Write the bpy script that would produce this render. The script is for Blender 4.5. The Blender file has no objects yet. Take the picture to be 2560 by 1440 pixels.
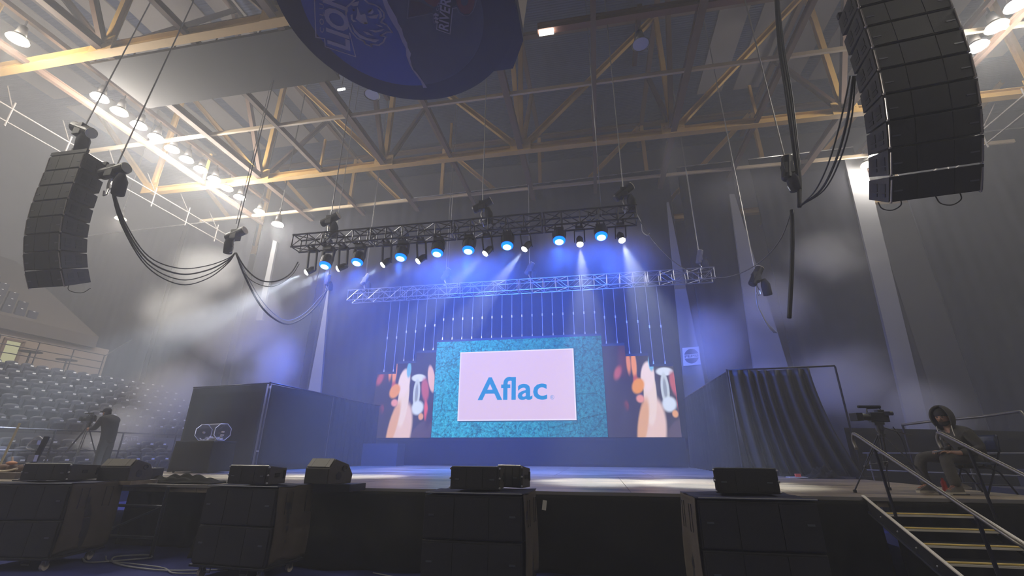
import bpy, bmesh, math, random
from mathutils import Vector, Matrix
import numpy as np
R = math.radians
rnd = random.Random(7)
S = bpy.context.scene
COL = S.collection

# ------------------------------------------------------------------ camera
FPX, PITCH, YAW, ROLL = 1110.0, R(20.37), R(-10.395), R(0.2)
CAM = Vector((0, 0, 1.6))
FW = Vector((math.sin(YAW)*math.cos(PITCH), math.cos(YAW)*math.cos(PITCH), math.sin(PITCH)))
_ri = Vector((math.cos(YAW), -math.sin(YAW), 0)); _up = _ri.cross(FW)
AX = _ri*math.cos(ROLL)+_up*math.sin(ROLL); AY = -_ri*math.sin(ROLL)+_up*math.cos(ROLL)
cd = bpy.data.cameras.new('camera'); cam = bpy.data.objects.new('camera', cd); COL.objects.link(cam)
cd.sensor_width = 36; cd.lens = FPX/2560*36; cd.clip_end = 300; cd.clip_start = .05
m = Matrix.Identity(4)
for i in range(3):
    m[i][0], m[i][1], m[i][2], m[i][3] = AX[i], AY[i], -FW[i], CAM[i]
cam.matrix_world = m
S.camera = cam

def at(px, py, X=None, Y=None, Z=None):
    """the point of a known plane of the hall that shows at a pixel of the photograph"""
    d = AX*((px-1280)/FPX)-AY*((py-720)/FPX)+FW
    t = (Y-CAM.y)/d.y if Y is not None else (Z-CAM.z)/d.z if Z is not None else (X-CAM.x)/d.x
    return CAM+d*t

# ------------------------------------------------------------------ world, exposure
w = bpy.data.worlds.new('world'); S.world = w; w.use_nodes = True
w.node_tree.nodes['Background'].inputs[0].default_value = (.75, .74, .78, 1)
w.node_tree.nodes['Background'].inputs[1].default_value = .045
S.view_settings.view_transform = 'Standard'; S.view_settings.look = 'None'
S.view_settings.exposure = 0; S.view_settings.gamma = 1
HAZE = .0115
P_LEFT, P_RIGHT, P_ROW, P_WASH, P_SPOT = 480, 300, 1150, 2800, 8500   # lamp watts
cy = S.cycles
cy.max_bounces = 5; cy.diffuse_bounces = 2; cy.glossy_bounces = 2; cy.volume_bounces = 1
cy.transmission_bounces = 3; cy.transparent_max_bounces = 12
cy.sample_clamp_indirect = 3; cy.sample_clamp_direct = 0
cy.use_denoising = True; cy.volume_step_rate = 1.6; cy.volume_max_steps = 64
cy.use_light_tree = False; cy.use_adaptive_sampling = True; cy.adaptive_threshold = .05; cy.adaptive_min_samples = 16
cy.caustics_reflective = False; cy.caustics_refractive = False

def lamp(name, kind, loc, power, color, parent=None, aim=None, size=None, blend=.5, radius=.1):
    l = bpy.data.lights.new(name, kind); l.energy = power; l.color = color
    if kind in ('SPOT', 'POINT'): l.shadow_soft_size = radius
    if kind == 'SPOT': l.spot_size = size; l.spot_blend = blend
    o = bpy.data.objects.new(name, l); COL.objects.link(o)
    if parent: o.parent = parent
    o.location = loc
    if aim is not None: o.rotation_mode = 'QUATERNION'; o.rotation_quaternion = Vector(aim).to_track_quat('-Z', 'Y')
    return o

# ------------------------------------------------------------------ materials
MT = {}
def mat(name, col, rough=.6, metal=0., var=0., scale=8., bump=0., emit=None, es=0., spec=.5, coat=0., wave=None, alpha=None):
    if name in MT: return MT[name]
    m = bpy.data.materials.new(name); m.use_nodes = True; MT[name] = m
    nt = m.node_tree; N = nt.nodes; L = nt.links; b = N['Principled BSDF']
    col = (*col, 1) if len(col) == 3 else col
    b.inputs['Base Color'].default_value = col; b.inputs['Roughness'].default_value = rough
    b.inputs['Metallic'].default_value = metal; b.inputs['Specular IOR Level'].default_value = spec
    if emit: b.inputs['Emission Color'].default_value = (*emit, 1); b.inputs['Emission Strength'].default_value = es
    if var or bump:
        tc = N.new('ShaderNodeTexCoord'); n = N.new('ShaderNodeTexNoise'); n.inputs['Scale'].default_value = scale; n.inputs['Detail'].default_value = 5
        L.new(tc.outputs['Object'], n.inputs['Vector'])
        if var:
            mx = N.new('ShaderNodeMix'); mx.data_type = 'RGBA'
            mx.inputs[6].default_value = tuple(c*(1-var) for c in col[:3])+(1,)
            mx.inputs[7].default_value = tuple(min(1, c*(1+var)) for c in col[:3])+(1,)
            L.new(n.outputs['Fac'], mx.inputs[0]); L.new(mx.outputs[2], b.inputs['Base Color'])
        if bump:
            bp = N.new('ShaderNodeBump'); bp.inputs['Strength'].default_value = bump; bp.inputs['Distance'].default_value = .02
            L.new(n.outputs['Fac'], bp.inputs['Height']); L.new(bp.outputs['Normal'], b.inputs['Normal'])
    if wave:   # ribs across an object axis: (axis, scale, strength)
        tc = N.new('ShaderNodeTexCoord'); wv = N.new('ShaderNodeTexWave'); wv.bands_direction = wave[0]; wv.inputs['Scale'].default_value = wave[1]
        L.new(tc.outputs['Object'], wv.inputs['Vector']); bp = N.new('ShaderNodeBump'); bp.inputs['Strength'].default_value = wave[2]; bp.inputs['Distance'].default_value = .03
        L.new(wv.outputs['Fac'], bp.inputs['Height']); L.new(bp.outputs['Normal'], b.inputs['Normal'])
    return m
def emis(name, col, st):
    if name in MT: return MT[name]
    m = bpy.data.materials.new(name); m.use_nodes = True; MT[name] = m
    nt = m.node_tree; nt.nodes.clear(); e = nt.nodes.new('ShaderNodeEmission'); o = nt.nodes.new('ShaderNodeOutputMaterial')
    e.inputs[0].default_value = (*col, 1); e.inputs[1].default_value = st; nt.links.new(e.outputs[0], o.inputs[0])
    if st > 5 or max(col) < .7: m.cycles.emission_sampling = 'NONE'   # lamp lenses: their lamps light the hall
    return m
def srgb(r, g, b):
    f = lambda c: ((c/255+.055)/1.055)**2.4 if c > 10 else c/255/12.92
    return (f(r), f(g), f(b))

BLACK = mat('black_paint', (.012, .012, .014), .45, var=.3)
GRILLE = mat('speaker_grille', (.026, .024, .022), .55, var=.35, scale=160, bump=.25)
CABINET = mat('speaker_cabinet', (.03, .028, .027), .5, var=.25, scale=30, bump=.15)
CABSIDE = mat('cabinet_side_lit', (.06, .052, .046), .6, var=.2, scale=20, bump=.1)  # lighter copy of the cabinet colour: light on the sides painted in
COVER = mat('cover_cloth', (.075, .058, .038), .95, var=.3, scale=5, bump=.5)
DRAPE = mat('black_drape', (.012, .011, .007), .95, var=.3, scale=3, bump=.2, spec=.2)
DRAPE2 = mat('back_curtain', (.013, .013, .018), .95, var=.25, scale=2, spec=.2)
STEEL = mat('bright_steel', (.62, .6, .58), .3, .9)
ALU = mat('truss_aluminium', (.42, .42, .45), .35, .85)
BTRUSS = mat('black_truss', (.03, .03, .04), .35, .5)
TAN = mat('tan_steel_lit', srgb(196, 158, 92), .55, var=.12, scale=3)  # yellow light on the beige steel is put into this tan
TAN2 = mat('brown_steel_dim', srgb(100, 77, 62), .65, var=.15, scale=3)  # same steel darkened: shade on dimmer roof members put into the colour
CABLE = mat('black_cable', (.012, .012, .014), .5)
GCABLE = mat('grey_cable', (.3, .3, .3), .5)
CHAIN = mat('steel_chain', (.35, .34, .33), .4, .7)
WHITE = mat('white_plate', (.8, .8, .8), .5)
RUBBER = mat('black_rubber', (.01, .01, .01), .8)
BADGE = mat('badge', (.14, .14, .15), .35, .6)

# ------------------------------------------------------------------ object helpers
def tag(o, label=None, cat=None, group=None, kind=None):
    if label: o['label'] = label
    if cat: o['category'] = cat
    if group: o['group'] = group
    if kind: o['kind'] = kind
    return o
def thing(name, label, cat, loc=(0, 0, 0), rz=0, group=None):
    o = bpy.data.objects.new(name, None); COL.objects.link(o); o.empty_display_size = .1
    o.location = loc; o.rotation_euler = (0, 0, rz); return tag(o, label, cat, group)
def copy_tree(o, parent=None, loc=None, rz=None, label=None):
    c = o.copy(); COL.objects.link(c)
    if parent: c.parent = parent
    if loc is not None: c.location = loc
    if rz is not None: c.rotation_euler = (0, 0, rz)
    if label: c['label'] = label
    for ch in list(o.children): copy_tree(ch, c)
    return c
ORD = ['first', 'second', 'third', 'fourth', 'fifth', 'sixth', 'seventh', 'eighth', 'ninth', 'tenth', 'eleventh', 'twelfth', 'thirteenth', 'fourteenth', 'fifteenth', 'sixteenth',
       'seventeenth', 'eighteenth', 'nineteenth', 'twentieth', 'twenty-first', 'twenty-second', 'twenty-third', 'twenty-fourth']

class MB:
    def __init__(s): s.v = []; s.f = []; s.mi = []; s.m = 0
    def add(s, vs, fs, M=None):
        b = len(s.v)
        for p in vs:
            p = Vector(p); s.v.append(M @ p if M else p)
        for f in fs: s.f.append([b+i for i in f]); s.mi.append(s.m)
        return s
    def box(s, c, d, M=None, taper=None):
        x, y, z = d[0]/2, d[1]/2, d[2]/2; cx, cy_, cz = c; t = taper or (1, 1)
        vs = [(cx+i*x*(t[0] if k > 0 else 1), cy_+j*y*(t[1] if k > 0 else 1), cz+k*z) for k in (-1, 1) for j in (-1, 1) for i in (-1, 1)]
        return s.add(vs, [(0, 2, 3, 1), (4, 5, 7, 6), (0, 1, 5, 4), (2, 6, 7, 3), (0, 4, 6, 2), (1, 3, 7, 5)], M)
    def hexa(s, vs): return s.add(vs, [(0, 2, 3, 1), (4, 5, 7, 6), (0, 1, 5, 4), (2, 6, 7, 3), (0, 4, 6, 2), (1, 3, 7, 5)])
    def cyl(s, p, q, r0, r1=None, n=10, cap=True):
        p, q = Vector(p), Vector(q); r1 = r0 if r1 is None else r1
        d = (q-p).normalized(); a = d.orthogonal().normalized(); b = d.cross(a)
        vs = [p+(a*math.cos(2*math.pi*i/n)+b*math.sin(2*math.pi*i/n))*r0 for i in range(n)]+[q+(a*math.cos(2*math.pi*i/n)+b*math.sin(2*math.pi*i/n))*r1 for i in range(n)]
        fs = [(i, (i+1) % n, n+(i+1) % n, n+i) for i in range(n)]
        if cap: fs += [tuple(range(n-1, -1, -1)), tuple(range(n, 2*n))]
        return s.add(vs, fs)
    def beam(s, p, q, w, h, up=(0, 0, 1)):
        p, q = Vector(p), Vector(q); d = (q-p).normalized(); u = Vector(up)
        if abs(d.dot(u)) > .99: u = Vector((0, 1, 0))
        a = d.cross(u).normalized(); b = a.cross(d)
        vs = [o+a*(i*w/2)+b*(j*h/2) for o in (p, q) for j in (-1, 1) for i in (-1, 1)]
        return s.add(vs, [(0, 2, 3, 1), (4, 5, 7, 6), (0, 1, 5, 4), (2, 6, 7, 3), (0, 4, 6, 2), (1, 3, 7, 5)])
    def ibeam(s, p, q, w, h, t=.02, up=(0, 0, 1)):
        """channel section: two flanges and a web"""
        p, q = Vector(p), Vector(q); d = (q-p).normalized(); u = Vector(up)
        if abs(d.dot(u)) > .99: u = Vector((0, 1, 0))
        a = d.cross(u).normalized(); b = a.cross(d)
        s.beam(p+b*(h/2-t/2), q+b*(h/2-t/2), w, t, up); s.beam(p-b*(h/2-t/2), q-b*(h/2-t/2), w, t, up); s.beam(p, q, t, h-2*t, up); return s
    def tube(s, pts, r, n=8, closed=False):
        pts = [Vector(p) for p in pts]; N = len(pts); b = len(s.v); prev = None
        for i, p in enumerate(pts):
            d = (pts[(i+1) % N]-pts[i-1]) if closed else (pts[min(i+1, N-1)]-pts[max(i-1, 0)])
            d = d.normalized() if d.length > 1e-9 else Vector((0, 0, 1))
            a = d.orthogonal().normalized() if prev is None else (prev-d*prev.dot(d)).normalized()
            prev = a; c = d.cross(a); rr = r[i] if isinstance(r, (list, tuple)) else r
            for k in range(n): s.v.append(p+(a*math.cos(2*math.pi*k/n)+c*math.sin(2*math.pi*k/n))*rr)
        for i in range(N if closed else N-1):
            j = (i+1) % N
            for k in range(n): s.f.append([b+i*n+k, b+i*n+(k+1) % n, b+j*n+(k+1) % n, b+j*n+k]); s.mi.append(s.m)
        if not closed:
            s.f.append([b+k for k in range(n-1, -1, -1)]); s.mi.append(s.m); s.f.append([b+(N-1)*n+k for k in range(n)]); s.mi.append(s.m)
        return s
    def sph(s, c, r, nu=14, nv=9, M=None, sc=(1, 1, 1)):
        c = Vector(c); vs = [c+Vector((0, 0, r*sc[2]))]
        for j in range(1, nv):
            t = math.pi*j/nv
            vs += [c+Vector((r*sc[0]*math.sin(t)*math.cos(2*math.pi*i/nu), r*sc[1]*math.sin(t)*math.sin(2*math.pi*i/nu), r*sc[2]*math.cos(t))) for i in range(nu)]
        vs.append(c-Vector((0, 0, r*sc[2]))); fs = [(0, 1+i, 1+(i+1) % nu) for i in range(nu)]
        for j in range(nv-2): fs += [(1+j*nu+i, 1+(j+1)*nu+i, 1+(j+1)*nu+(i+1) % nu, 1+j*nu+(i+1) % nu) for i in range(nu)]
        e = len(vs)-1; fs += [(1+(nv-2)*nu+(i+1) % nu, 1+(nv-2)*nu+i, e) for i in range(nu)]
        return s.add(vs, fs, M)
    def prism(s, pts, z0, z1, M=None):
        n = len(pts); vs = [(x, y, z0) for x, y in pts]+[(x, y, z1) for x, y in pts]
        return s.add(vs, [tuple(range(n-1, -1, -1)), tuple(range(n, 2*n))]+[(i, (i+1) % n, n+(i+1) % n, n+i) for i in range(n)], M)
    def grid(s, fn, nu, nv):
        b = len(s.v)
        for j in range(nv+1):
            for i in range(nu+1): s.v.append(Vector(fn(i/nu, j/nv)))
        for j in range(nv):
            for i in range(nu): s.f.append([b+j*(nu+1)+i, b+j*(nu+1)+i+1, b+(j+1)*(nu+1)+i+1, b+(j+1)*(nu+1)+i]); s.mi.append(s.m)
        return s
    def build(s, name, mt, parent=None, world=False, smooth=False, bevel=0, solid=0, loc=None):
        me = bpy.data.meshes.new(name)
        off = Vector((0, 0, 0))
        if world and parent: off = parent.location
        if loc is not None: off = Vector(loc)
        me.from_pydata([tuple(v-off) for v in s.v], [], s.f)
        for x in (mt if isinstance(mt, (list, tuple)) else [mt]): me.materials.append(x)
        me.polygons.foreach_set('material_index', s.mi)
        bm = bmesh.new(); bm.from_mesh(me); bmesh.ops.recalc_face_normals(bm, faces=bm.faces); bm.to_mesh(me); bm.free()
        if smooth: me.polygons.foreach_set('use_smooth', [True]*len(me.polygons))
        o = bpy.data.objects.new(name, me); COL.objects.link(o)
        if parent: o.parent = parent
        if loc is not None: o.location = loc
        if bevel: b = o.modifiers.new('bevel', 'BEVEL'); b.width = bevel; b.segments = 2; b.limit_method = 'ANGLE'
        if solid: b = o.modifiers.new('solid', 'SOLIDIFY'); b.thickness = solid; b.offset = 0
        return o
def struct(o): o['kind'] = 'structure'; return o
def sag(p, q, drop, n=24, side=(0, 0, 0)):
    p, q, sd = Vector(p), Vector(q), Vector(side)
    return [p.lerp(q, i/n)-Vector((0, 0, drop*4*(i/n)*(1-i/n)))+sd*(math.sin(math.pi*i/n)) for i in range(n+1)]
def smooth_path(pts, k=8):
    pts = [Vector(p) for p in pts]; P = [pts[0]*2-pts[1]]+pts+[pts[-1]*2-pts[-2]]; out = []
    for i in range(1, len(P)-2):
        for j in range(k):
            t = j/k; a, b, c, d = P[i-1], P[i], P[i+1], P[i+2]
            out.append(.5*((2*b)+(c-a)*t+(2*a-5*b+4*c-d)*t*t+(3*b-a-3*c+d)*t**3))
    return out+[pts[-1]]
def text_mesh(body, p0, p1, p2, lift, mt, name, parent=None, shear=0, spacing=1, bold=0):
    """lettering laid on a real surface: p0 start of baseline, p1 its end, p2 top of the capitals at the start"""
    c = bpy.data.curves.new('t', 'FONT'); c.body = body; c.size = 1; c.offset = bold; c.space_character = spacing; c.shear = shear; c.resolution_u = 3
    o = bpy.data.objects.new('t', c); COL.objects.link(o); me = bpy.data.meshes.new_from_object(o.evaluated_get(bpy.context.evaluated_depsgraph_get()))
    bpy.data.objects.remove(o); bpy.data.curves.remove(c)
    x1 = max(v.co.x for v in me.vertices); x0 = min(v.co.x for v in me.vertices)
    p0, p1, p2, lift = Vector(p0), Vector(p1), Vector(p2), Vector(lift); U = (p1-p0)/(x1-x0); V = (p2-p0)/.69
    off = parent.location if parent and parent.parent is None else Vector((0, 0, 0))
    if parent and parent.parent: off = parent.parent.location
    for v in me.vertices: v.co = p0+U*(v.co.x-x0)+V*v.co.y+lift-off
    me.name = name; me.materials.clear(); me.materials.append(mt)
    t = bpy.data.objects.new(name, me); COL.objects.link(t)
    if parent: t.parent = parent
    return t
def skin(name, J, E, mt, parent, sub=2, root=0):
    """one continuous tapering surface grown on a jointed skeleton; J = [(x, y, z, radius)] """
    me = bpy.data.meshes.new(name); me.from_pydata([j[:3] for j in J], E, []); me.materials.append(mt)
    o = bpy.data.objects.new(name, me); COL.objects.link(o); o.parent = parent
    sm = o.modifiers.new('skin', 'SKIN'); sm.use_smooth_shade = True
    for i, j in enumerate(J):
        sv = me.skin_vertices[0].data[i]; r = j[3]; sv.radius = r if isinstance(r, tuple) else (r, r); sv.use_root = (i == root)
    ss = o.modifiers.new('sub', 'SUBSURF'); ss.levels = sub; ss.render_levels = sub
    return o

# ================================================================== THE HALL
ST = 1.06          # top of the stage deck
LZ = 15.0
# floor: blue event carpet
def floor_mat():
    m = mat('blue_carpet', (.035, .045, .19), .9, var=.35, scale=3, bump=.3, spec=.2); return m
struct(MB().box((-3, 12, -.1), (70, 60, .2)).build('floor', floor_mat()))
ROOF = mat('corrugated_roof_deck', (.07, .09, .17), .42, .35, wave=('Y', 2.2, .5))
struct(MB().box((-3, 12, 23.6), (70, 60, .2)).build('ceiling', ROOF))
HALLW = mat('hall_wall', (.10, .10, .11), .9, var=.15, scale=1)
struct(MB().box((-3, 30, 12), (70, .3, 24)).build('wall_back', HALLW))
struct(MB().box((-38, 12, 12), (.3, 60, 24)).build('wall_left', HALLW))
struct(MB().box((32, 12, 12), (.3, 60, 24)).build('wall_right', mat('hall_wall_dark', (.09, .09, .095), .9, var=.15, scale=1)))
# lighter ceiling boards between dark purlins, left and right bays
PANEL = mat('ceiling_board', (.30, .27, .25), .9, var=.1); DPAN = mat('dark_purlin', (.05, .055, .08), .8)
for k, (xa, xb) in enumerate([(-34, -16.8), (7.6, 30)]):
    mb = MB(); x = xa
    while x < xb:
        for yy in (4, 11, 18): mb.box((x+.8, yy+3.2, 23.42), (1.5, 6.3, .08))
        x += 2.2
    struct(mb.build('trim_%d' % (k+1), PANEL))

# roof space frame ---------------------------------------------------
XN = [-23.8, -16.8, -9.8, -2.8, 4.2, 11.2, 18.2]; YN = [9.3, 17.5, 25.7]; ZB, ZT = 15.3, 22.6
rows = {3.5: 'nearest roof truss, overhead at the top edge', 9.3: 'tan roof truss crossing behind the round scoreboard', 17.5: 'long tan roof truss crossing just above the black back curtain', 25.7: 'farthest roof truss, faint behind the top of the back curtain'}
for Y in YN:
    t = thing('roof_truss', rows[Y]+', tan steel', 'roof truss', (XN[0], Y, ZB))
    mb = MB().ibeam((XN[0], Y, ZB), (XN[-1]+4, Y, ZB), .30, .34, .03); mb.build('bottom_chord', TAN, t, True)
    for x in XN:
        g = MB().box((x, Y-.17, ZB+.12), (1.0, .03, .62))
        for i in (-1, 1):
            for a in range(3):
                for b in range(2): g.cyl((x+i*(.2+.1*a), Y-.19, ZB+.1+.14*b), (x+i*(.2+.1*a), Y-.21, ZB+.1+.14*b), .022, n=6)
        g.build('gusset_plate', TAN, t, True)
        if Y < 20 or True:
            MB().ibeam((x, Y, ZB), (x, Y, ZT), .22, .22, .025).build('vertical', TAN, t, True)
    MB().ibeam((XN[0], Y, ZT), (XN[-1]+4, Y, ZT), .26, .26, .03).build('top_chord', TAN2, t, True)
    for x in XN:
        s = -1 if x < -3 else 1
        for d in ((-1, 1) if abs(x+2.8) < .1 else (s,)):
            MB().ibeam((x, Y, ZB), (x+7*d, Y, ZT), .24, .24, .025).build('diagonal', TAN if Y > 15 else TAN2, t, True)  # far diagonals take the lit tan, near ones the dim brown
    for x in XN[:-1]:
        if Y == 17.5: MB().beam((x+3.5, Y-.2, ZB), (x+3.5, Y-.2, ZB+1.9), .1, .1).build('stub_post', TAN, t, True)
names = ['leftmost', 'second', 'third', 'fourth', 'fifth', 'sixth', 'rightmost']
for i, X in enumerate(XN[1:-1]):
    t = thing('roof_girder', 'brown steel girder truss running front to back, %s from the left' % ['first', 'second', 'third', 'fourth', 'fifth'][i], 'girder', (X, 3.5, ZB))
    MB().ibeam((X, -2, ZB+.02), (X, 28, ZB+.02), .26, .3, .03).build('bottom_chord', TAN2, t, True)
    MB().ibeam((X, -2, ZT), (X, 28, ZT), .24, .26, .03).build('top_chord', TAN2, t, True)
    for j, y in enumerate(YN[:2]):
        for d in (-1, 1):
            MB().ibeam((X+.05*d, y, ZB), (X+.05*d, y+4.1*d, ZT), .2, .22, .025).build('diagonal', TAN if i == 2 and j == 1 else TAN2, t, True)  # only the brightest lit pair takes the lit tan
for i in range(6):
    X = XN[i]+3.5
    o = MB().ibeam((X, -2, ZB+.05), (X, 28, ZB+.05), .18, .24, .025).build('roof_tie', TAN2)
    tag(o, 'slim brown steel tie running front to back between girders, %s from the left' % ORD[i], 'steel tie')
o = MB().ibeam((-1.2, 11.3, ZB+.1), (12, 11.3, ZB+.1), .24, .3).build('roof_beam', mat('rusty_steel', srgb(110, 72, 58), .65)); tag(o, 'rust brown beam crossing the roof right of the scoreboard, under the tube lamp', 'beam')
for k, (y, lab) in enumerate([(14, 'just beyond the scoreboard'), (21, 'above the black back curtain')]):
    o = MB().beam((-24, y, ZB+.05), (20, y, ZB+.05), .10, .16).build('roof_brace', mat('pale_brace', srgb(190, 170, 140), .5)); tag(o, 'thin pale steel brace crossing the roof left to right '+lab, 'brace')
# catwalk deck beyond the second truss on the left
t = thing('catwalk', 'brown solid catwalk deck under the roof at upper left', 'catwalk', (-15, 11.9, 15.2))
MB().box((-13.4, 10.75, 15.2), (8.8, 2.3, .12)).build('deck', mat('catwalk_brown', (.022, .015, .012), .8, var=.2), t, True)
mb = MB()
for y in (9.7, 11.85): mb.tube([(-17.8, y, 16.3), (-9.0, y, 16.3)], .03)
for i in range(6):
    for y in (9.7, 11.85): mb.tube([(-17.8+i*1.75, y, 15.2), (-17.8+i*1.75, y, 16.3)], .025)
mb.build('guard_rail', TAN2, t, True)
# side catwalk rails under the lamp rows
for X, side in ((-21.5, 'left'), (16.2, 'right')):
    t = thing('side_catwalk', 'pale pipe catwalk railing under the roof along the %s lamp row' % side, 'catwalk', (X, 12, 13.7))
    mb = MB()
    for z in (13.4, 14.0): mb.tube([(X, 2, z), (X, 20.8, z)], .032)
    mb.build('rail', mat('pale_pipe', (.16, .14, .13), .6), t, True)
    for i in range(10): MB().tube([(X, 2+2*i, 13.2), (X, 2+2*i, 14.3)], .03).tube([(X, 2+2*i, 14.0), (X-.9*(1 if X < 0 else -1), 2+2*i, 15.3)], .02).build('post', MT['pale_pipe'], t, True)

# back curtain panels and the pale piers showing between them -----------
def curtain(name, label, x0, x1, y, zt0, zt1, zb, folds, amp, mt=DRAPE2, cat='curtain', axis='x', ph=0, group=None):
    def fn(u, v):
        a = amp*(.35+.65*(1-v))*math.sin(folds*2*math.pi*u+ph+.8*math.sin(5*u+ph))+.3*amp*math.sin(folds*5.3*u+2*v)
        zt = zt0+(zt1-zt0)*u; p = x0+(x1-x0)*u
        return (p, y+a, zb+(zt-zb)*v) if axis == 'x' else (y+a, p, zb+(zt-zb)*v)
    mb = MB().grid(fn, int(max(24, folds*10)), 10)
    c0 = (x0, y, zb) if axis == 'x' else (y, x0, zb)
    o = mb.build(name, mt, solid=.02, smooth=True, loc=c0); tag(o, label, cat, group); return o
zt = lambda x: 15.85+(x+25.8)*.0185
edges = [(-37.5, -26.3, 'far left black back curtain panel, behind the thick smoke'), (-26, -20.75, 'black back curtain panel left of the narrow left pier'), (-20.3, -15.75, 'black back curtain panel between the two left piers'),
         (-15.3, 4.7, 'widest black back curtain behind the blue lit screens'), (5.2, 8.0, 'black back curtain panel between the two middle right piers'), (8.9, 14.0, 'black back curtain panel left of the wide right pier'), (15.6, 31.5, 'far right dark back curtain panel')]
for a, b, l in edges:
    o = curtain('back_curtain', l, a, b, 22.0, zt(a), zt(b), 0, (b-a)*1.6, .028)
    p = thing('curtain_pipe', 'pale pipe topping the '+l.split(',')[0], 'pipe', (a, 22, zt(a))); 
    MB().tube([(a, 22, zt(a)), (b, 22, zt(b))], .035).build('pipe', STEEL, p, True)
PIER = mat('pale_pier', (.17, .17, .18), .85, var=.1, scale=1)
def pier(label, q, y=21.85):
    P = [at(*p, Y=y) for p in q]
    mb = MB(); mb.add(P+[p+Vector((0, .35, 0)) for p in P], [(0, 1, 2, 3), (7, 6, 5, 4), (0, 4, 5, 1), (1, 5, 6, 2), (2, 6, 7, 3), (3, 7, 4, 0)])
    return mb
pq = [('wall_pier_1', [(683, 600), (692, 604), (655, 800), (640, 800)]), ('wall_pier_2', [(819, 722), (822, 722), (800, 990), (768, 990)]),
      ('wall_pier_3', [(1667, 505), (1672, 505), (1756, 925), (1706, 925)]), ('wall_pier_4', [(1824, 485), (1836, 485), (1970, 915), (1884, 915)]),
      ('wall_pier_5', [(2112, 400), (2160, 392), (2310, 1010), (2255, 1000)])]
pq = [(n, q[:2]+[tuple(q[3+0][i]*0+q[2][i]+(q[2][i]-q[1][i])*.35 for i in (0, 1)), tuple(q[3][i]+(q[3][i]-q[0][i])*.35 for i in (0, 1))]) if n[-1] in '345' else (n, q) for n, q in pq]
for n, q in pq:
    for (x, y) in []: pass
    struct(pier(n, q).build(n.replace('wall_pier', 'trim_pier'), PIER))
# soft drink sign
t = thing('wall_sign', 'white square sign with grey disc reading PEPSI on the pier right of the screens', 'sign', at(1729, 892, Y=21.8))
a, b, c, d = [at(*p, Y=21.8) for p in ((1706, 870), (1747, 866), (1752, 911), (1709, 915))]
MB().add([a, b, c, d]+[p+Vector((0, .05, 0)) for p in (a, b, c, d)], [(0, 1, 2, 3), (7, 6, 5, 4), (0, 4, 5, 1), (1, 5, 6, 2), (2, 6, 7, 3), (3, 7, 4, 0)]).build('panel', mat('sign_white', (.62, .62, .64), .5), t, True)
cc = (a+b+c+d)/4; rr = (b-a).length*.44
up = ((a-d)+(b-c)).normalized(); ri = (b-a).normalized()
def disc(c, u, v, ru, rv, th0=0, th1=360, n=40): return [c+u*(ru*math.cos(R(th0+(th1-th0)*i/n)))+v*(rv*math.sin(R(th0+(th1-th0)*i/n))) for i in range(n+1)]
mb = MB()
for s0, s1 in ((16, 164), (196, 344)):
    pts = disc(cc+Vector((0, -.012, 0)), ri, up, rr, rr*1.05, s0, s1); mb.add(pts, [tuple(range(len(pts)))])
mb.build('disc', mat('sign_grey', (.13, .14, .19), .5), t, True)
text_mesh('PEPSI', cc-ri*rr*.93-up*rr*.16, cc+ri*rr*.93-up*rr*.16, cc-ri*rr*.93+up*rr*.17, (0, -.014, 0), MT['sign_grey'], 'lettering', t, bold=.02)

# ================================================================== house lamps
LAMPL = emis('house_lamp_warm', (1, .86, .50), 16); LAMPW = emis('house_lamp_white', (1, .97, .86), 16); HOUS = mat('lamp_housing', (.12, .11, .10), .5, .3)
def house_lamp_proto(name, em):
    t = thing(name, 'x', 'house lamp', (0, 0, 0))
    MB().cyl((0, 0, .6), (0, 0, .2), .11, .17, 16).cyl((0, 0, .2), (0, 0, 0), .17, .31, 24, cap=False).build('housing', HOUS, t, smooth=True)
    MB().cyl((0, 0, .06), (0, 0, .02), .275, .275, 28).build('diffuser', em, t)
    MB().tube([(0, 0, .58), (0, 0, .9)], .03).build('stem', HOUS, t)
    return t
pw, pww = house_lamp_proto('house_lamp', LAMPL), house_lamp_proto('house_lamp', LAMPW)
used = {id(pw): 0, id(pww): 0}
def place_lamp(x, y, z, warm, label, power=900, group=None, lit=True):
    p = pw if warm else pww
    if used[id(p)] == 0: o = p; o.location = (x, y, z); used[id(p)] = 1
    else:
        o = copy_tree(p, loc=(x, y, z))
        for ch in list(o.children):
            if ch.type == 'LIGHT': bpy.data.objects.remove(ch)
    o['label'] = label
    if group: o['group'] = group
    if lit: lamp('lamp_light', 'POINT', (0, 0, -.45), power, (1, .92, .80) if warm else (1, .97, .92), o, radius=.3)
    return o
LY = [7.05, 8.19, 10.94, 11.74, 12.6, 13.42, 14.25, 15.05, 15.88, 16.75, 17.62, 18.54]
for i, y in enumerate(LY):
    place_lamp(-19, y, LZ, i in (0, 1, 3, 7, 10), 'round glowing house lamp in the left roof row, %s from the near end' % ORD[i], P_LEFT)
for x, y0, y1, k in ((-19, -2, 20.6, 1), (13.95, -2, 23, 2), (2.31, 11.5, 14, 3), (-8.06, 11.5, 14, 4)):
    struct(MB().box((x, (y0+y1)/2, 15.98), (.16, y1-y0, .18)).build('trim_rail_%d' % k, TAN2))
place_lamp(at(648, 530, Y=20).x, 20, at(648, 530, Y=20).z, True, 'round house lamp glowing at the top edge of the back curtain, left side', P_LEFT*.6)
q9 = at(694, 562, Y=18.5)
place_lamp(q9.x, q9.y, q9.z, False, 'bright white lamp hanging just above the narrow left pier', P_LEFT*1.6)
place_lamp(*at(301, 548, Y=19.4), True, 'lone house lamp glowing through smoke behind the left hanging cables', P_LEFT*.6)
RY = [11.9, 12.83, 13.6, 14.4, 20.6, 21.3, 22.2]
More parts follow.
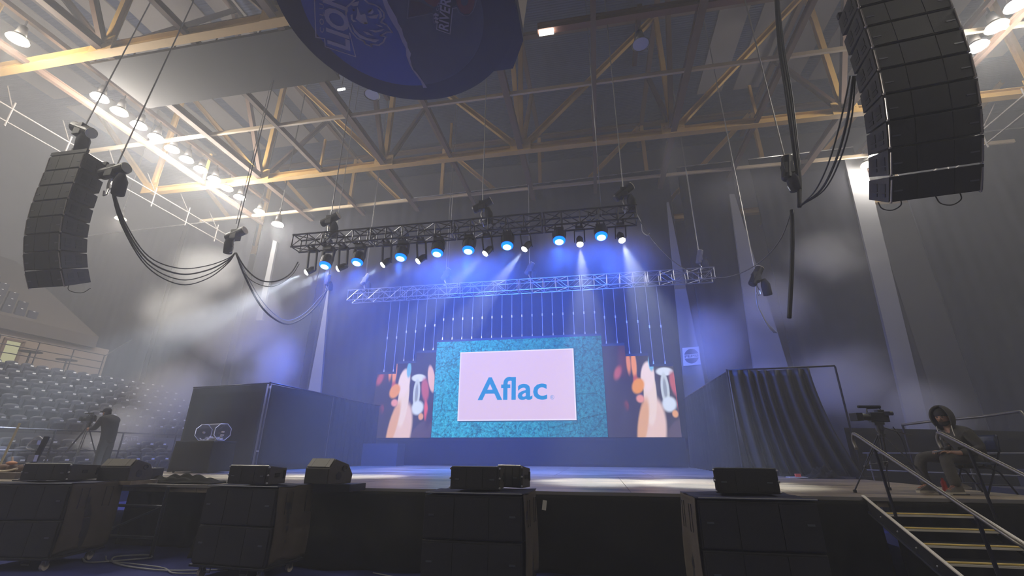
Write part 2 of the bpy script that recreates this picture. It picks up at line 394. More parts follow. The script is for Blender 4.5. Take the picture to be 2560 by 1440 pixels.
for i, y in enumerate(RY):
    place_lamp(13.95, y, LZ, i in (2, 5), 'round glowing house lamp in the right roof row, %s from the near end' % ORD[i], P_RIGHT)
# the rows carry on over the seats behind the camera: their light, from the lamps' real places
for x in (-19, 14):
    for y in (-9, -2, 4): lamp('row_lamp', 'SPOT', (x, y, LZ), P_ROW*(1.2 if x < 0 else .8), (1, .93, .80), None, aim=(.25 if x < 0 else -.25, .1, -1), size=R(150), blend=.6, radius=.4)
for x, y, z, wh in ((at(648, 530, Y=20).x, 20, at(648, 530, Y=20).z, 'over the back curtain'), (*at(301, 548, Y=19.4), 'behind the left hanging cables'), (*q9, 'above the narrow left pier')):
    o = MB().cyl((x, y, z+.9), (x, y, z+.95), .07, n=12).tube([(x, y, z+.95), (x, y, 23.52)], .03).build('lamp_rod', HOUS); tag(o, 'thin dark rod holding the lone lamp '+wh, 'rod')
place_lamp(2.31, 12.21, 15.0, False, 'unlit clear dish lamp hanging under the roof right of the scoreboard', lit=False)
GL = mat('unlit_lens', (.5, .52, .6), .2, .2)
lastl = [o for o in COL.objects if o.get('label', '').startswith('unlit clear dish')][0]
for ch in list(lastl.children):
    if ch.name.startswith('diffuser'): ch.data = ch.data.copy(); ch.data.materials[0] = GL
o2 = copy_tree(lastl, loc=(-8.06, 12.73, 15.0)); o2['label'] = 'unlit clear dish lamp half hidden below the left edge of the scoreboard'
for y, x, l in ((10.4, -.9, 'bright tube lamp high beside the scoreboard, top right of it'),):
    o = MB().box((x, 11.3, 15.2), (.5, .16, .1)).build('tube_lamp', LAMPW); tag(o, l, 'tube lamp')
q_ = at(853, 224, Z=18); o = MB().tube([at(845, 225, Z=18), at(862, 222, Z=18)], .05).build('tube_lamp', LAMPW); MB().tube([q_+Vector((0, 0, .04)), (q_.x, q_.y, 23.5)], .015, 5).build('rod', HOUS, o); tag(o, 'small white tube lamp under the roof left of the scoreboard', 'tube lamp')

# ================================================================== THE STAGE
def deck_mat():
    m = bpy.data.materials.new('stage_deck'); m.use_nodes = True; nt = m.node_tree; N, L = nt.nodes, nt.links; b = N['Principled BSDF']
    tc = N.new('ShaderNodeTexCoord'); mp = N.new('ShaderNodeMapping'); mp.inputs['Scale'].default_value = (.35, 1.6, 1)
    n1 = N.new('ShaderNodeTexNoise'); n1.inputs['Scale'].default_value = 1.6; n1.inputs['Detail'].default_value = 8; n1.inputs['Roughness'].default_value = .65
    L.new(tc.outputs['Object'], mp.inputs[0]); L.new(mp.outputs[0], n1.inputs['Vector'])
    cr = N.new('ShaderNodeValToRGB'); e = cr.color_ramp.elements
    e[0].position = .36; e[0].color = (.09, .07, .045, 1); e[1].position = .62; e[1].color = (.38, .30, .19, 1)
    L.new(n1.outputs['Fac'], cr.inputs[0]); L.new(cr.outputs[0], b.inputs['Base Color']); b.inputs['Roughness'].default_value = .38; b.inputs['Specular IOR Level'].default_value = .6
    return m
DECK = deck_mat(); SEAM = mat('deck_seam', (.02, .018, .016), .8)
t = thing('stage', 'wide raised stage with worn grey brown plywood deck', 'stage', (-3.5, 7.3, 0))
k = 0
y0 = 7.3
while y0 < 20.6:
    y1 = min(y0+2.44, 20.7); xa, xb = (-14.2, 5.9) if y0 < 12 else (-10.9, 4.6)
    x = xa
    while x < xb-.1:
        x1 = min(x+2.44, xb)
        MB().box(((x+x1)/2, (y0+y1)/2, ST-.06), (x1-x-.012, y1-y0-.012, .12)).build('deck_panel', DECK, t, True); x = x1
    y0 = y1
MB().box((-4.15, 7.285, ST-.02), (20.1, .03, .045)).build('front_edge', mat('deck_edge', (.30, .28, .25), .45, .4), t, True)
for x in np.arange(-14, 5.9, 2.42):
    MB().tube([(x, 7.7, 0), (x, 7.7, ST-.12)], .03).build('leg', ALU, t, True)
# black skirts below the front edge
def skirt(label, x0, x1, bow, folds, z0=0.02, sw=0, top=ST-.045):
    def fn(u, v):
        f = math.sin(folds*6.28*u+1.5*math.sin(4*u))*.045*(1-.6*v)
        return (x0+(x1-x0)*u, 7.22-bow*(1-v)**1.5*(.6+.4*math.sin(3.1*u))+f-sw*math.sin(math.pi*u)*math.exp(-((v-.35)/.25)**2), z0+(top-z0)*v+.02*math.sin(9*u)*(1-v))
    o = MB().grid(fn, int((x1-x0)*22), 16).build('stage_skirt', DRAPE, smooth=True, solid=.008, loc=(x0, 7.2, 0)); tag(o, label, 'skirt', 'black cloth skirts hung along the stage front')
skirt('black stage skirt behind the leftmost subwoofer stack', -14, -8.6, .02, 9)
skirt('loose black stage skirt bulging out between the second and third subwoofer stacks', -6.5, -1.6, .34, 5, sw=.16)
skirt('smooth black stage skirt between the third and fourth subwoofer stacks', -1.0, 1.6, .12, 3)
skirt('black stage skirt between the fourth subwoofer stack and the stairs', 1.62, 3.55, .04, 4)
skirt('black stage skirt behind the metal stairs', 3.7, 5.9, .02, 5)
def back_cloth(u, v): return (-8.75+2.4*u, 7.75+.03*math.sin(40*u)*(1-.5*v), .02+(ST-.15)*v)  # black backing added to shut out the blue-lit floor under the stage
o = MB().grid(back_cloth, 50, 10).build('stage_skirt', DRAPE, smooth=True, solid=.008, loc=(-8.75, 7.75, 0)); tag(o, 'black backing cloth added behind the pipe frame to hide the lit floor', 'skirt', 'black cloth skirts hung along the stage front')
# scaffold stair frame between the first two stacks
t = thing('steps_frame', 'black pipe frame with cross brace under the stage edge between the first two subwoofer stacks', 'frame', (-7.9, 7.0, 0))
for x in (-8.35, -7.2): MB().tube([(x, 7.05, 0), (x, 7.05, ST-.02)], .03).build('upright', BTRUSS, t, True)
for z in (.28, .74): MB().tube([(-8.35, 7.05, z), (-7.2, 7.05, z)], .022).build('crossbar', BTRUSS, t, True)
MB().tube([(-8.35, 7.03, .28), (-7.2, 7.03, .74)], .018).build('brace', BTRUSS, t, True)

# LED wall ---------------------------------------------------------------
LX, LY0, LZ0 = -7.53, 20.5, 2.23
GAP = mat('led_frame', (.008, .008, .01), .6)
def led_screen(name, label, cols, x0):
    """cols: heights of the metre-wide columns of cabinets"""
    xs = len(cols)
    t = thing(name, label, 'screen', (x0, LY0, LZ0))
    for i, h in enumerate(cols):
        MB().box((x0+i+.5, LY0+.07, LZ0+h/2), (.995, .12, h)).box((x0+i+.5, LY0+.06, LZ0+h+.05), (1, .1, .1)).build('panel_column', GAP, t, True)
    return t
scr = led_screen('led_screen', 'large central screen showing a pink card with the Aflac name on teal', [4.5]*8, LX)
# teal crumpled paper ground: procedural
def teal():
    m = bpy.data.materials.new('teal_paper_image'); m.use_nodes = True; nt = m.node_tree; N, L = nt.nodes, nt.links; N.clear()
    out = N.new('ShaderNodeOutputMaterial'); em = N.new('ShaderNodeEmission'); L.new(em.outputs[0], out.inputs[0]); em.inputs[1].default_value = 1.0
    tc = N.new('ShaderNodeTexCoord')
    n1 = N.new('ShaderNodeTexNoise'); n1.inputs['Scale'].default_value = 8; n1.inputs['Detail'].default_value = 7; n1.inputs['Roughness'].default_value = .72; n1.inputs['Distortion'].default_value = .6
    n2 = N.new('ShaderNodeTexNoise'); n2.inputs['Scale'].default_value = .35; n2.inputs['Detail'].default_value = 1
    n3 = N.new('ShaderNodeTexNoise'); n3.inputs['Scale'].default_value = .9; n3.inputs['Detail'].default_value = 3; n3.noise_type = 'RIDGED_MULTIFRACTAL'
    for n in (n1, n2, n3): L.new(tc.outputs['Object'], n.inputs['Vector'])
    cr = N.new('ShaderNodeValToRGB'); e = cr.color_ramp.elements
    e[0].position = .36; e[0].color = (*srgb(10, 88, 122), 1); e[1].position = .62; e[1].color = (*srgb(72, 206, 228), 1)
    x = e.new(.5); x.color = (*srgb(40, 168, 200), 1)
    L.new(n1.outputs['Fac'], cr.inputs[0])
    ds = N.new('ShaderNodeMix'); ds.data_type = 'VECTOR'; ds.inputs[0].default_value = .12; L.new(tc.outputs['Object'], ds.inputs[4]); L.new(n1.outputs['Color'], ds.inputs[5])
    vo = N.new('ShaderNodeTexVoronoi'); vo.feature = 'DISTANCE_TO_EDGE'; vo.inputs['Scale'].default_value = 1.0; L.new(ds.outputs[1], vo.inputs['Vector'])
    vr = N.new('ShaderNodeMapRange'); vr.inputs[1].default_value = 0; vr.inputs[2].default_value = .02; vr.inputs[3].default_value = .45; vr.inputs[4].default_value = 1; L.new(vo.outputs['Distance'], vr.inputs[0])
    mx = N.new('ShaderNodeMix'); mx.data_type = 'RGBA'; mx.blend_type = 'MULTIPLY'; mx.inputs[0].default_value = 1
    m2 = N.new('ShaderNodeMath'); m2.operation = 'MULTIPLY'; L.new(vr.outputs[0], m2.inputs[1])
    sp = N.new('ShaderNodeSeparateXYZ'); L.new(tc.outputs['Object'], sp.inputs[0])
    mr = N.new('ShaderNodeMapRange'); mr.inputs[1].default_value = 2; mr.inputs[2].default_value = 8.5; mr.inputs[3].default_value = 1.0; mr.inputs[4].default_value = .42; L.new(sp.outputs[0], mr.inputs[0])
    L.new(cr.outputs[0], mx.inputs[6]); L.new(mr.outputs[0], m2.inputs[0]); L.new(m2.outputs[0], mx.inputs[7]); L.new(mx.outputs[2], em.inputs[0])
    return m
MB().box((LX+4, LY0-.005, LZ0+2.25), (7.96, .02, 4.46)).build('teal_picture', teal(), scr, True)
CARD = emis('pink_card', srgb(236, 208, 232), 1.0); CARDE = emis('card_edge', srgb(250, 236, 250), 1.0); INK = emis('blue_ink', srgb(24, 148, 210), 1.0); SHD = emis('card_shadow', srgb(20, 90, 110), 1)
cx0, cx1 = at(1151, 890, Y=LY0).x, at(1436, 890, Y=LY0).x; cz0, cz1 = at(1147, 1053, Y=LY0).z, at(1430, 882, Y=LY0).z
cx0, cx1, cz0, cz1 = LX+1.24, LX+6.68, LZ0+.73, LZ0+3.93
MB().box(((cx0+cx1)/2+.05, LY0-.02, (cz0+cz1)/2-.05), (cx1-cx0, .004, cz1-cz0)).build('card_shadow', SHD, scr, True)
MB().box(((cx0+cx1)/2, LY0-.025, (cz0+cz1)/2), (cx1-cx0, .006, cz1-cz0)).build('card_border', CARDE, scr, True)
MB().box(((cx0+cx1)/2, LY0-.03, (cz0+cz1)/2), (cx1-cx0-.12, .006, cz1-cz0-.12)).build('card', CARD, scr, True)
def lp(px, py): return at(px, py, Y=LY0-.04)
text_mesh('Aflac', lp(1194, 999), lp(1368, 997), lp(1196, 945), (0, 0, 0), INK, 'lettering', scr, bold=.018)
text_mesh('R', lp(1378, 996), lp(1383, 996), lp(1378, 990.5), (0, 0, 0), INK, 'registered_mark', scr)
c = lp(1380.5, 993.2); MB().tube(disc(c, Vector((1, 0, 0)), Vector((0, 0, 1)), .085, .085)[:-1], .008, 4, True).build('mark_ring', INK, scr, True)

# side screens: soft out-of-focus picture, same on both
def soft_picture(name, blobs, base):
    m = bpy.data.materials.new(name); m.use_nodes = True; nt = m.node_tree; N, L = nt.nodes, nt.links; N.clear()
    out = N.new('ShaderNodeOutputMaterial'); em = N.new('ShaderNodeEmission'); L.new(em.outputs[0], out.inputs[0])
    tc = N.new('ShaderNodeTexCoord'); cur = None
    rgb = N.new('ShaderNodeRGB'); rgb.outputs[0].default_value = (*base, 1); cur = rgb.outputs[0]
    for (x, z, rx, rz, rot, col, soft) in blobs:
        mp = N.new('ShaderNodeMapping'); mp.vector_type = 'TEXTURE'; mp.inputs['Location'].default_value = (x, 0, z); mp.inputs['Rotation'].default_value = (0, R(rot), 0); mp.inputs['Scale'].default_value = (rx, 99, rz)
        L.new(tc.outputs['Object'], mp.inputs[0]); ln = N.new('ShaderNodeVectorMath'); ln.operation = 'LENGTH'; L.new(mp.outputs[0], ln.inputs[0])
        mr = N.new('ShaderNodeMapRange'); mr.interpolation_type = 'SMOOTHSTEP'; mr.inputs[1].default_value = 1; mr.inputs[2].default_value = 1-soft; mr.inputs[3].default_value = 0; mr.inputs[4].default_value = 1; L.new(ln.outputs['Value'], mr.inputs[0])
        mx = N.new('ShaderNodeMix'); mx.data_type = 'RGBA'; L.new(mr.outputs[0], mx.inputs[0]); L.new(cur, mx.inputs[6]); mx.inputs[7].default_value = (*srgb(*col), 1); cur = mx.outputs[2]
    L.new(cur, em.inputs[0]); return m
# x 0..3 from the left of the picture, z 0..4; people and a shop counter out of focus
BL = [(.5, 3.3, .30, 1.0, 0, (96, 60, 66), .8), (.75, 3.2, .13, .7, 0, (240, 150, 90), .6), (.98, 3.1, .15, .8, 0, (248, 160, 96), .5), (.25, 2.75, .22, .45, 20, (190, 92, 88), .7), (1.0, 2.3, .16, .45, 0, (200, 84, 72), .6), (.5, 1.3, .15, .3, 0, (196, 86, 72), .7),
      (.35, 1.0, .5, 1.2, 0, (60, 52, 62), .9), (2.25, 2.75, .42, .22, 0, (226, 234, 248), .35), (2.2, 2.0, .20, .8, 0, (206, 216, 226), .25), (2.2, 2.0, .1, .6, 0, (150, 158, 170), .5), (2.3, 1.35, .36, .4, 20, (222, 232, 250), .4), (2.62, 2.2, .24, .7, -8, (196, 92, 96), .5), (2.9, 2.7, .2, .75, -10, (246, 196, 184), .3),
      (2.75, 1.1, .13, .8, -6, (236, 96, 92), .5), (2.5, .95, .16, .2, 0, (236, 170, 110), .5), (2.55, .1, .5, .9, 35, (92, 76, 86), .25), (3.0, 1.2, .25, 1.0, 15, (70, 52, 58), .5)]
# plain soft cream, peach and orange colour fields stand where the close-up figure is shown
BL += [(1.55, .35, .60, 1.5, 6, (240, 206, 196), .25), (1.55, 1.7, .30, 1.35, 3, (246, 222, 214), .2), (1.15, .6, .26, 1.3, 12, (232, 176, 128), .4), (1.52, 2.55, .33, .75, 6, (250, 226, 226), .25), (1.08, 2.15, .30, .42, 25, (244, 160, 44), .35), (1.12, 1.6, .22, .22, 30, (240, 160, 146), .5), (1.72, 3.15, .14, .45, 0, (120, 190, 226), .4)]
def side(label, cols, x0, shift):
    t = led_screen('led_side_screen', label, cols, x0)
    pic = soft_picture('blurred_picture_'+('a' if shift else 'b'), [(x+shift, z, rx, rz, r, c, s) for x, z, rx, rz, r, c, s in BL], srgb(58, 50, 58))
    mb = MB()
    for i, h in enumerate(cols): mb.box((i+.5, -.005, h/2-.005), (.998, .02, h-.03))
    o = mb.build('picture', pic, t); return t
side('stepped left screen with a blurred cream and orange picture', [3, 3.5, 4], LX-3.0, -.05)
side('stepped right screen with a blurred cream and orange picture', [4, 3.5, 3], LX+8.0, .35)
# black cloth hanging under the screens
o = curtain('screen_skirt', 'flat black cloth closing the gap below the three screens', LX-3.1, LX+11.1, LY0-.1, LZ0-.03, LZ0-.03, ST, 4, .02, DRAPE, 'skirt')

# trusses -----------------------------------------------------------------
def truss(name, label, x0, x1, y, z, h, nsec, mt, rc=.025, slope=0):
    t = thing(name, label, 'truss', (x0, y, z)); L = (x1-x0)/nsec
    for s in range(nsec):
        xa, xb = x0+s*L+.02, x0+(s+1)*L-.02; mb = MB(); zz = lambda x: z+slope*(x-x0)
        for yy in (-h/2, h/2):
            for z2 in (0, h): mb.tube([(xa, y+yy, zz(xa)+z2), (xb, y+yy, zz(xb)+z2)], rc, 6)
        nb = 5; bw = (xb-xa)/nb
        for i in range(nb+1):
            x = xa+i*bw; x = min(max(x, xa+.03), xb-.03)
            for yy in (-h/2, h/2): mb.tube([(x, y+yy, zz(x)), (x, y+yy, zz(x)+h)], rc*.7, 5)
            for z2 in (0, h): mb.tube([(x, y-h/2, zz(x)+z2), (x, y+h/2, zz(x)+z2)], rc*.6, 5)
        for i in range(nb):
            a, b = xa+i*bw, xa+(i+1)*bw
            if i % 2: a, b = b, a
            for yy in (-h/2, h/2): mb.tube([(a, y+yy, zz(a)), (b, y+yy, zz(b)+h)], rc*.6, 5)
            for z2 in (0, h): mb.tube([(a, y-h/2, zz(a)+z2), (b, y+h/2, zz(b)+z2)], rc*.6, 5)
        mb.build('truss_section', mt, t, True)
    return t
FY, FZ, FH = 12.5, 8.24, .46
truss('lighting_truss', 'black box truss carrying the blue and white stage lights', -10.05, 1.62, FY, FZ, FH, 4, BTRUSS, .03)
RYT, RZT, RH = 20.35, 9.06, .55
truss('screen_truss', 'bare silver box truss hanging behind the lights, above the screens', -12.5, 5.75, RYT, RZT, RH, 6, ALU, .024)

# straps from the silver truss to the screens
SHK = mat('shackle', (.7, .68, .66), .3, .8); STR = mat('pale_strap', (.34, .34, .40), .7)
sproto = None
tops = [(LX-3+.3+.5*i, LZ0+3+.5*(i//2)) for i in range(6)]+[(LX+.25+.5*i, LZ0+4.5) for i in range(16)]+[(LX+8.2+.5*i, LZ0+4-.5*(i//2)) for i in range(6)]
for i, (x, z) in enumerate(tops):
    hh = RZT-z-.1
    t = thing('hanging_strap', 'x', 'strap', (x, RYT+.25, z+.1), group='straps holding up the screens')
    reg = ('left stepped screen', i) if i < 6 else ('central screen', i-6) if i < 22 else ('right stepped screen', i-22)
    t['label'] = 'pale strap holding the %s, %s from its left end' % (reg[0], ORD[reg[1]])
    MB().tube([(0, 0, .1), (0, 0, hh)], .014, 5).build('strap', STR, t)
    MB().cyl((0, 0, .0), (0, 0, .14), .035, .015, 6).build('shackle', SHK, t); MB().cyl((0, 0, hh*.45), (0, 0, hh*.45+.12), .03, .03, 6).build('buckle', SHK, t)

# chain hoists ------------------------------------------------------------
def hoist(label, p, tilt, bag=(.18, 0), s=1., chain_to=23.48, mt=BLACK, cap=None, lean=(0, 0)):
    """p is the hook point the hoist body hangs from; the chain runs up to the roof"""
    t = thing('chain_hoist', label, 'chain hoist', p)
    c, sn = math.cos(R(tilt)), math.sin(R(tilt))
    a, b = Vector((-.30*c, 0, -.30*sn))*s, Vector((.30*c, 0, .30*sn))*s
    MB().cyl(a, b, .125*s, .125*s, 16).cyl(a*1.12, a, .09*s, .125*s, 16).build('motor', mt, t, smooth=False, bevel=.01)
    MB().cyl(b, b*1.06, .12*s, .12*s, 16).build('end_cap', cap or mat('cream_cap', (.75, .68, .5), .4), t)
    MB().box((0, 0, -.04*s), (.2*s, .24*s, .3*s)).build('gearbox', mt, t, bevel=.01)
    bx = bag[0]*s
    MB().tube([(bx, 0, -.12*s), (bx+.03*s, 0, -.3*s), (bx+.05*s, .02, -.62*s)], [.07*s, .13*s, .12*s], 10).build('chain_bag', mat('bag_cloth', (.025, .025, .03), .9, var=.3, bump=.4), t, smooth=True)
    MB().tube(smooth_path([(0, 0, -.15*s), (-.04, 0, -.3*s), (0, 0, -.46*s)]), .025*s, 6).tube([(-.08*s, 0, -.5*s), (-.05*s, 0, -.62*s), (.03*s, 0, -.6*s), (.03*s, 0, -.46*s)], .018*s, 6).build('hook', STEEL, t)
    if s > 1.02 and mt in (BLACK, MT.get('hoist_grey')) and abs(p[1]-FY)*abs(p[1]-RYT) < .01:
        for w_ in (-.24, .24): MB().tube([(0, 0, -.56*s), (0, w_, -.60*s-.03), (0, w_, -.66)], .014*s, 5).build('sling', STEEL, t)
    H = chain_to-p[2]
    MB().tube([(0, 0, .05), (lean[0], lean[1], H)], .018, 5).build('chain', CHAIN, t)
    return t
for (px, py, lab, tl) in ((820, 583, 'chain hoist on the left end of the black lighting truss', 25), (1206, 530, 'chain hoist with cream lens-like cap on the middle of the black lighting truss', 28), (1560, 492, 'chain hoist with cream cap on the right end of the black lighting truss', 38)):
    p = at(px, py, Y=FY); p.z = max(p.z, FZ+FH+.62); hoist(lab, p, tl, bag=(.16, 0), s=1.08)
for (px, py, lab) in ((912, 712, 'slim chain hoist at the left end of the silver truss'), (1114, 697, 'domed chain hoist on the silver truss, second from its left'), (1324, 682, 'chain hoist on the silver truss above the central screen'), (1750, 652, 'pale chain hoist at the right end of the silver truss')):
    p = at(px, py, Y=RYT); p.z = RZT+RH+.66; hoist(lab, p, 60 if px != 1750 else 75, s=1.05, mt=mat('hoist_grey', (.10, .10, .12), .5))
p = at(590, 585, Y=11.5); hoist('chain hoist holding up the cable loops beside the thick smoke, left', p, 20, bag=(-.2, 0), s=1.1, mt=mat('hoist_grey2', (.09, .09, .09), .5))
p = at(1890, 690, Y=15); hoist('small chain hoist with pale cap near the right pier', p, 60, s=1.1)
p = at(820, 700, Y=17); hoist('faint chain hoist holding the far end of the left cable loop', p, 85, s=.8, mt=MT['hoist_grey'])
p = at(1968, 420, Y=9); hoist('black chain hoist hanging against the vertical cable bundle at right', p, 80, bag=(.02, 0), s=.9)

# stage lights --------------------------------------------------------------
WL = emis('blue_lens', (.0, .07, 1.0), 6); WC = emis('blue_lens_core', (.30, .80, 1.0), 5)
SL = emis('white_lens', (1, .93, .78), 45); FIX = mat('fixture_black', (.018, .018, .022), .4)
def moving_head(name, label, cat, lens_c, tgt, rl, core, ring, cone, power, color, group, s=1., radius=.09):
    top = Vector((lens_c.x, FY, FZ-.03)); d = (tgt-lens_c).normalized()
    t = thing(name, label, cat, top, group=group); c = lens_c-top
    MB().box((0, 0, -.07*s), (.3*s, .3*s, .12*s)).box((-.1*s, 0, .0), (.05, .5, .05)).box((.1*s, 0, .0), (.05, .5, .05)).build('base', FIX, t, bevel=.01)
    h = c-d*.2*s
    mb = MB()
    for i in (-1, 1): mb.beam((i*.19*s, 0, -.12*s), (h.x+i*.19*s, h.y, h.z-.03), .045*s, .11*s, (0, 1, 0))
    mb.beam((-.2*s, 0, -.14*s), (.2*s, 0, -.14*s), .1*s, .05*s); mb.build('yoke', FIX, t)
    MB().cyl(c-d*.42*s, c-d*.30*s, rl*.55, rl*1.05, 18).cyl(c-d*.30*s, c-d*.01, rl*1.06, rl*1.06, 18).build('head', FIX, t, smooth=False)
    Q = Matrix.Translation(c) @ d.to_track_quat('Z', 'Y').to_matrix().to_4x4()
    le = MB().sph((0, 0, 0), 1, 24, 12, Q @ Matrix.Diagonal((rl, rl, rl*.55, 1))).build('lens', ring, t, smooth=True)
    if core: MB().sph((0, 0, 0), 1, 20, 10, Q @ Matrix.Translation((0, 0, rl*.12)) @ Matrix.Diagonal((rl*.84, rl*.84, rl*.5, 1))).build('lens_core', core, t, smooth=True)
    lamp('beam', 'SPOT', c+d*(rl*.6+radius+.03), power, color, t, aim=(0, 1, -.75) if core else d, size=R(cone), blend=.8 if cone < 60 else 1.0, radius=radius)  # blue lamps turned upstage, off their lens axis, to tint the haze
wash = [(813, 663), (893, 655), (1002, 643), (1093, 632), (1171, 625), (1268, 614), (1398, 601), (1503, 590)]
for i, (px, py) in enumerate(wash):
    p = at(px, py, Y=FY-.1)
    p.z = min(p.z, FZ-.24)
    moving_head('wash_light', 'glowing blue wash light under the black truss, %s from the left' % ORD[i], 'stage light', p, p+Vector((0, -.3, -1))*4, .19, WC, WL, 160, P_WASH, (.03, .13, 1.0), 'blue wash lights on the black truss', s=1.0, radius=.12)
spots = [((766, 681), (640, 742)), ((845, 672), (650, 752)), ((957, 662), (780, 790)), ((1045, 653), (900, 755)), ((1213, 634), (1080, 765)), ((1311, 623), (1190, 775)), ((1450, 611), (1459, 720)), ((1555, 601), (1595, 705))]
for i, (a, b) in enumerate(spots):
    p = at(*a, Y=FY-.15); q = at(*b, Y=FY-.75)
    d = (q-p).normalized()
    moving_head('spotlight', 'white spotlight throwing a beam under the black truss, %s from the left' % ORD[i], 'stage light', p, p+d*4, .10, None, SL, (20, 20, 17, 16, 20, 22, 26, 30)[i], P_SPOT*(2.6, 2.2, 1.1, .6, 1, 1.15, 1, 1)[i], (.75, .85, 1.0), 'white spotlights on the black truss', s=.8, radius=.03)
# small pale round fittings inside the black truss
k = 0
for px, py in ((800, 630), (815, 627), (992, 605), (1010, 603), (1225, 582), (1245, 579), (1472, 555), (1493, 552)):
    p = at(px, py, Y=FY-.1); k += 1
    p.z = FZ+.22
    t = thing('truss_fitting', 'small round grey lamp can clamped inside the black truss, %s from the left' % ORD[k-1], 'lamp can', p, group='small round cans inside the black truss')
    MB().cyl((0, 0, 0), (0, .18, .02), .085, .07, 14).build('can', FIX, t); MB().cyl((0, -.01, 0), (0, 0, 0), .08, .08, 14).build('face', mat('can_face', (.25, .27, .36), .4), t)
    MB().beam((0, .05, 0), (0, .05, .25), .03, .03).build('clamp', FIX, t)

# ================================================================== LINE ARRAYS
def line_array(side, X, Y, Z, yaw, p, h, d, n, W=1.15):
    """n splayed cabinets hinged along their front edges; p = cubic pitch law"""
    ex = Vector((math.cos(yaw), math.sin(yaw), 0)); n0 = Vector((math.sin(yaw), -math.cos(yaw), 0)); P = Vector((X, Y, Z)); top = None
    for i in range(n):
        u = i/(8-1); th = p[0]+p[1]*u+p[2]*u*u+p[3]*u**3
        th = th if i < 8 else th
        nn = n0*math.cos(th)+Vector((0, 0, -math.sin(th))); dn = Vector((0, 0, -math.cos(th)))-n0*math.sin(th)
        if top is None:
            nup = 1 if side == 'right' else 0; P = P-dn*h*nup; top = (P.copy(), nn.copy(), dn.copy())
        o = thing('line_array_speaker', 'black line array loudspeaker hanging at the %s, %s from the top of its column' % (side, ORD[i]), 'loudspeaker', P, group='%s hanging loudspeaker column' % side)
        q = lambda x, y, z: ex*x-nn*y+dn*z   # x across the front, y back, z down
        g = .012
        a = .13*h
        pts = []
        for z0, z1 in ((g, None), (h-g, None)):
            for y in (0, d):
                zz = z0 if y == 0 else (g+a if z0 == g else h-g-a*.35)
                for x in (0, W): pts.append(q(x, y, zz))
        MB().hexa([pts[0], pts[1], pts[2], pts[3], pts[4], pts[5], pts[6], pts[7]]).build('cabinet', CABINET, o, bevel=.006)
        # grille in three fields, slightly proud
        mb = MB()
        for x0, x1 in ((.03, W*.3), (W*.3+.012, W*.7-.012), (W*.7, W-.03)):
            vs = [q(x, y, z) for y in (-.012, 0.0) for z in (.025, h-.025) for x in (x0, x1)]; mb.hexa(vs)
        mb.build('grille', GRILLE, o)
        for x in ((-.004,) if side == 'right' else (W+.004,)):   # side pockets: two cups over two slots
            for y in (d*.26, d*.66):
                for z0, z1 in ((.27, .60), (.66, .80)):
                    zc = lambda f: g+(h-2*g)*f
                    MB().hexa([q(xx, yy, zc(zz)) for zz in (z0, z1) for yy in (y-.07, y+.07) for xx in (x-.004, x+.004)]).build('side_pocket', BLACK, o)
        for x in (.03, W-.03): MB().sph(q(x, .0, h-.012), .022, 8, 6).cyl(q(x, -.02, .06), q(x, -.01, h-.01), .012, n=6).build('rigging_pin', mat('pin_steel', (.55, .5, .45), .3, .8), o)
        for x in (.06, W-.17): MB().hexa([q(xx, yy, zz) for yy in (-.02, -.012) for zz in (h*.55, h*.6) for xx in (x, x+.11)]).build('badge', BADGE, o)
        P = P+dn*h
    return top, P, ex, nn, q
(topR, botR, exR, nR, qR) = line_array('right', 4.463, 5.961, 8.235, -.121, (.069, -.516, 1.77, -.817), .405, .591, 9)
(topL, botL, exL, nL, qL) = line_array('left', -14.051, 7.584, 9.039, .017, (.036, -.349, 1.283, -.477), .459, .599, 8)
for side, (T, nn, dn), ex in (('right', topR, exR), ('left', topL, exL)):
    o = thing('flying_frame', 'black steel flying frame on top of the %s loudspeaker column' % side, 'frame', T)
    a, b = -nn*.03-dn*.07, -nn*.56-dn*.02
    MB().beam(a, a+ex*1.15, .07, .1).beam(b, b+ex*1.15, .07, .1).beam(a+ex*.2, b+ex*.2, .06, .1).beam(a+ex*.95, b+ex*.95, .06, .1).build('frame', BLACK, o)
    for k, (f, y) in enumerate(((.22, .2), (.93, .4))):
        p = T+ex*1.15*f-nn*y*.9+Vector((0, 0, .72))
        if side == 'left': p = (at(208, 325, Y=7.9), at(286, 428, Y=7.95))[k]
        hoist('black chain hoist %s the %s loudspeaker column' % (('above the outer end of', 'beside the inner end of')[k], side), p, (-25, 10)[k] if side == 'left' else 60, bag=((.1, .25)[k], 0), s=(1.25, 1.2)[k], cap=mat('cap_green', (.45, .45, .32), .4), lean=(1.0, .3) if side == 'left' else (0, 0))
def loose(label, pts, r, mt=CABLE, name='cable', cat='cable', n=6, group=None):
    o = MB().tube(pts, r, n).build(name, mt, smooth=True, loc=pts[0]); return tag(o, label, cat, group)
for k in range(2):
    p = botR+exR*(.02+.62*k)-nR*(.35 if k == 0 else .1); loose('thin black cable loop under the right loudspeaker column, %s one' % ('left', 'right')[k], smooth_path([p, p+Vector((.03, 0, -.12)), p+exR*.15+Vector((0, 0, -.17)), p+exR*.28+Vector((0, 0, -.1)), p+exR*.3+Vector((0, 0, .02))]), .009)
p = botL+exL*1.0-nL*.2; loose('thin cable loop under the left loudspeaker column', smooth_path([p+Vector((0, 0, .2)), p+Vector((0, 0, -.1)), p+exL*.15+Vector((0, .2, -.13)), p+exL*.25+Vector((0, .3, .03))]), .009)

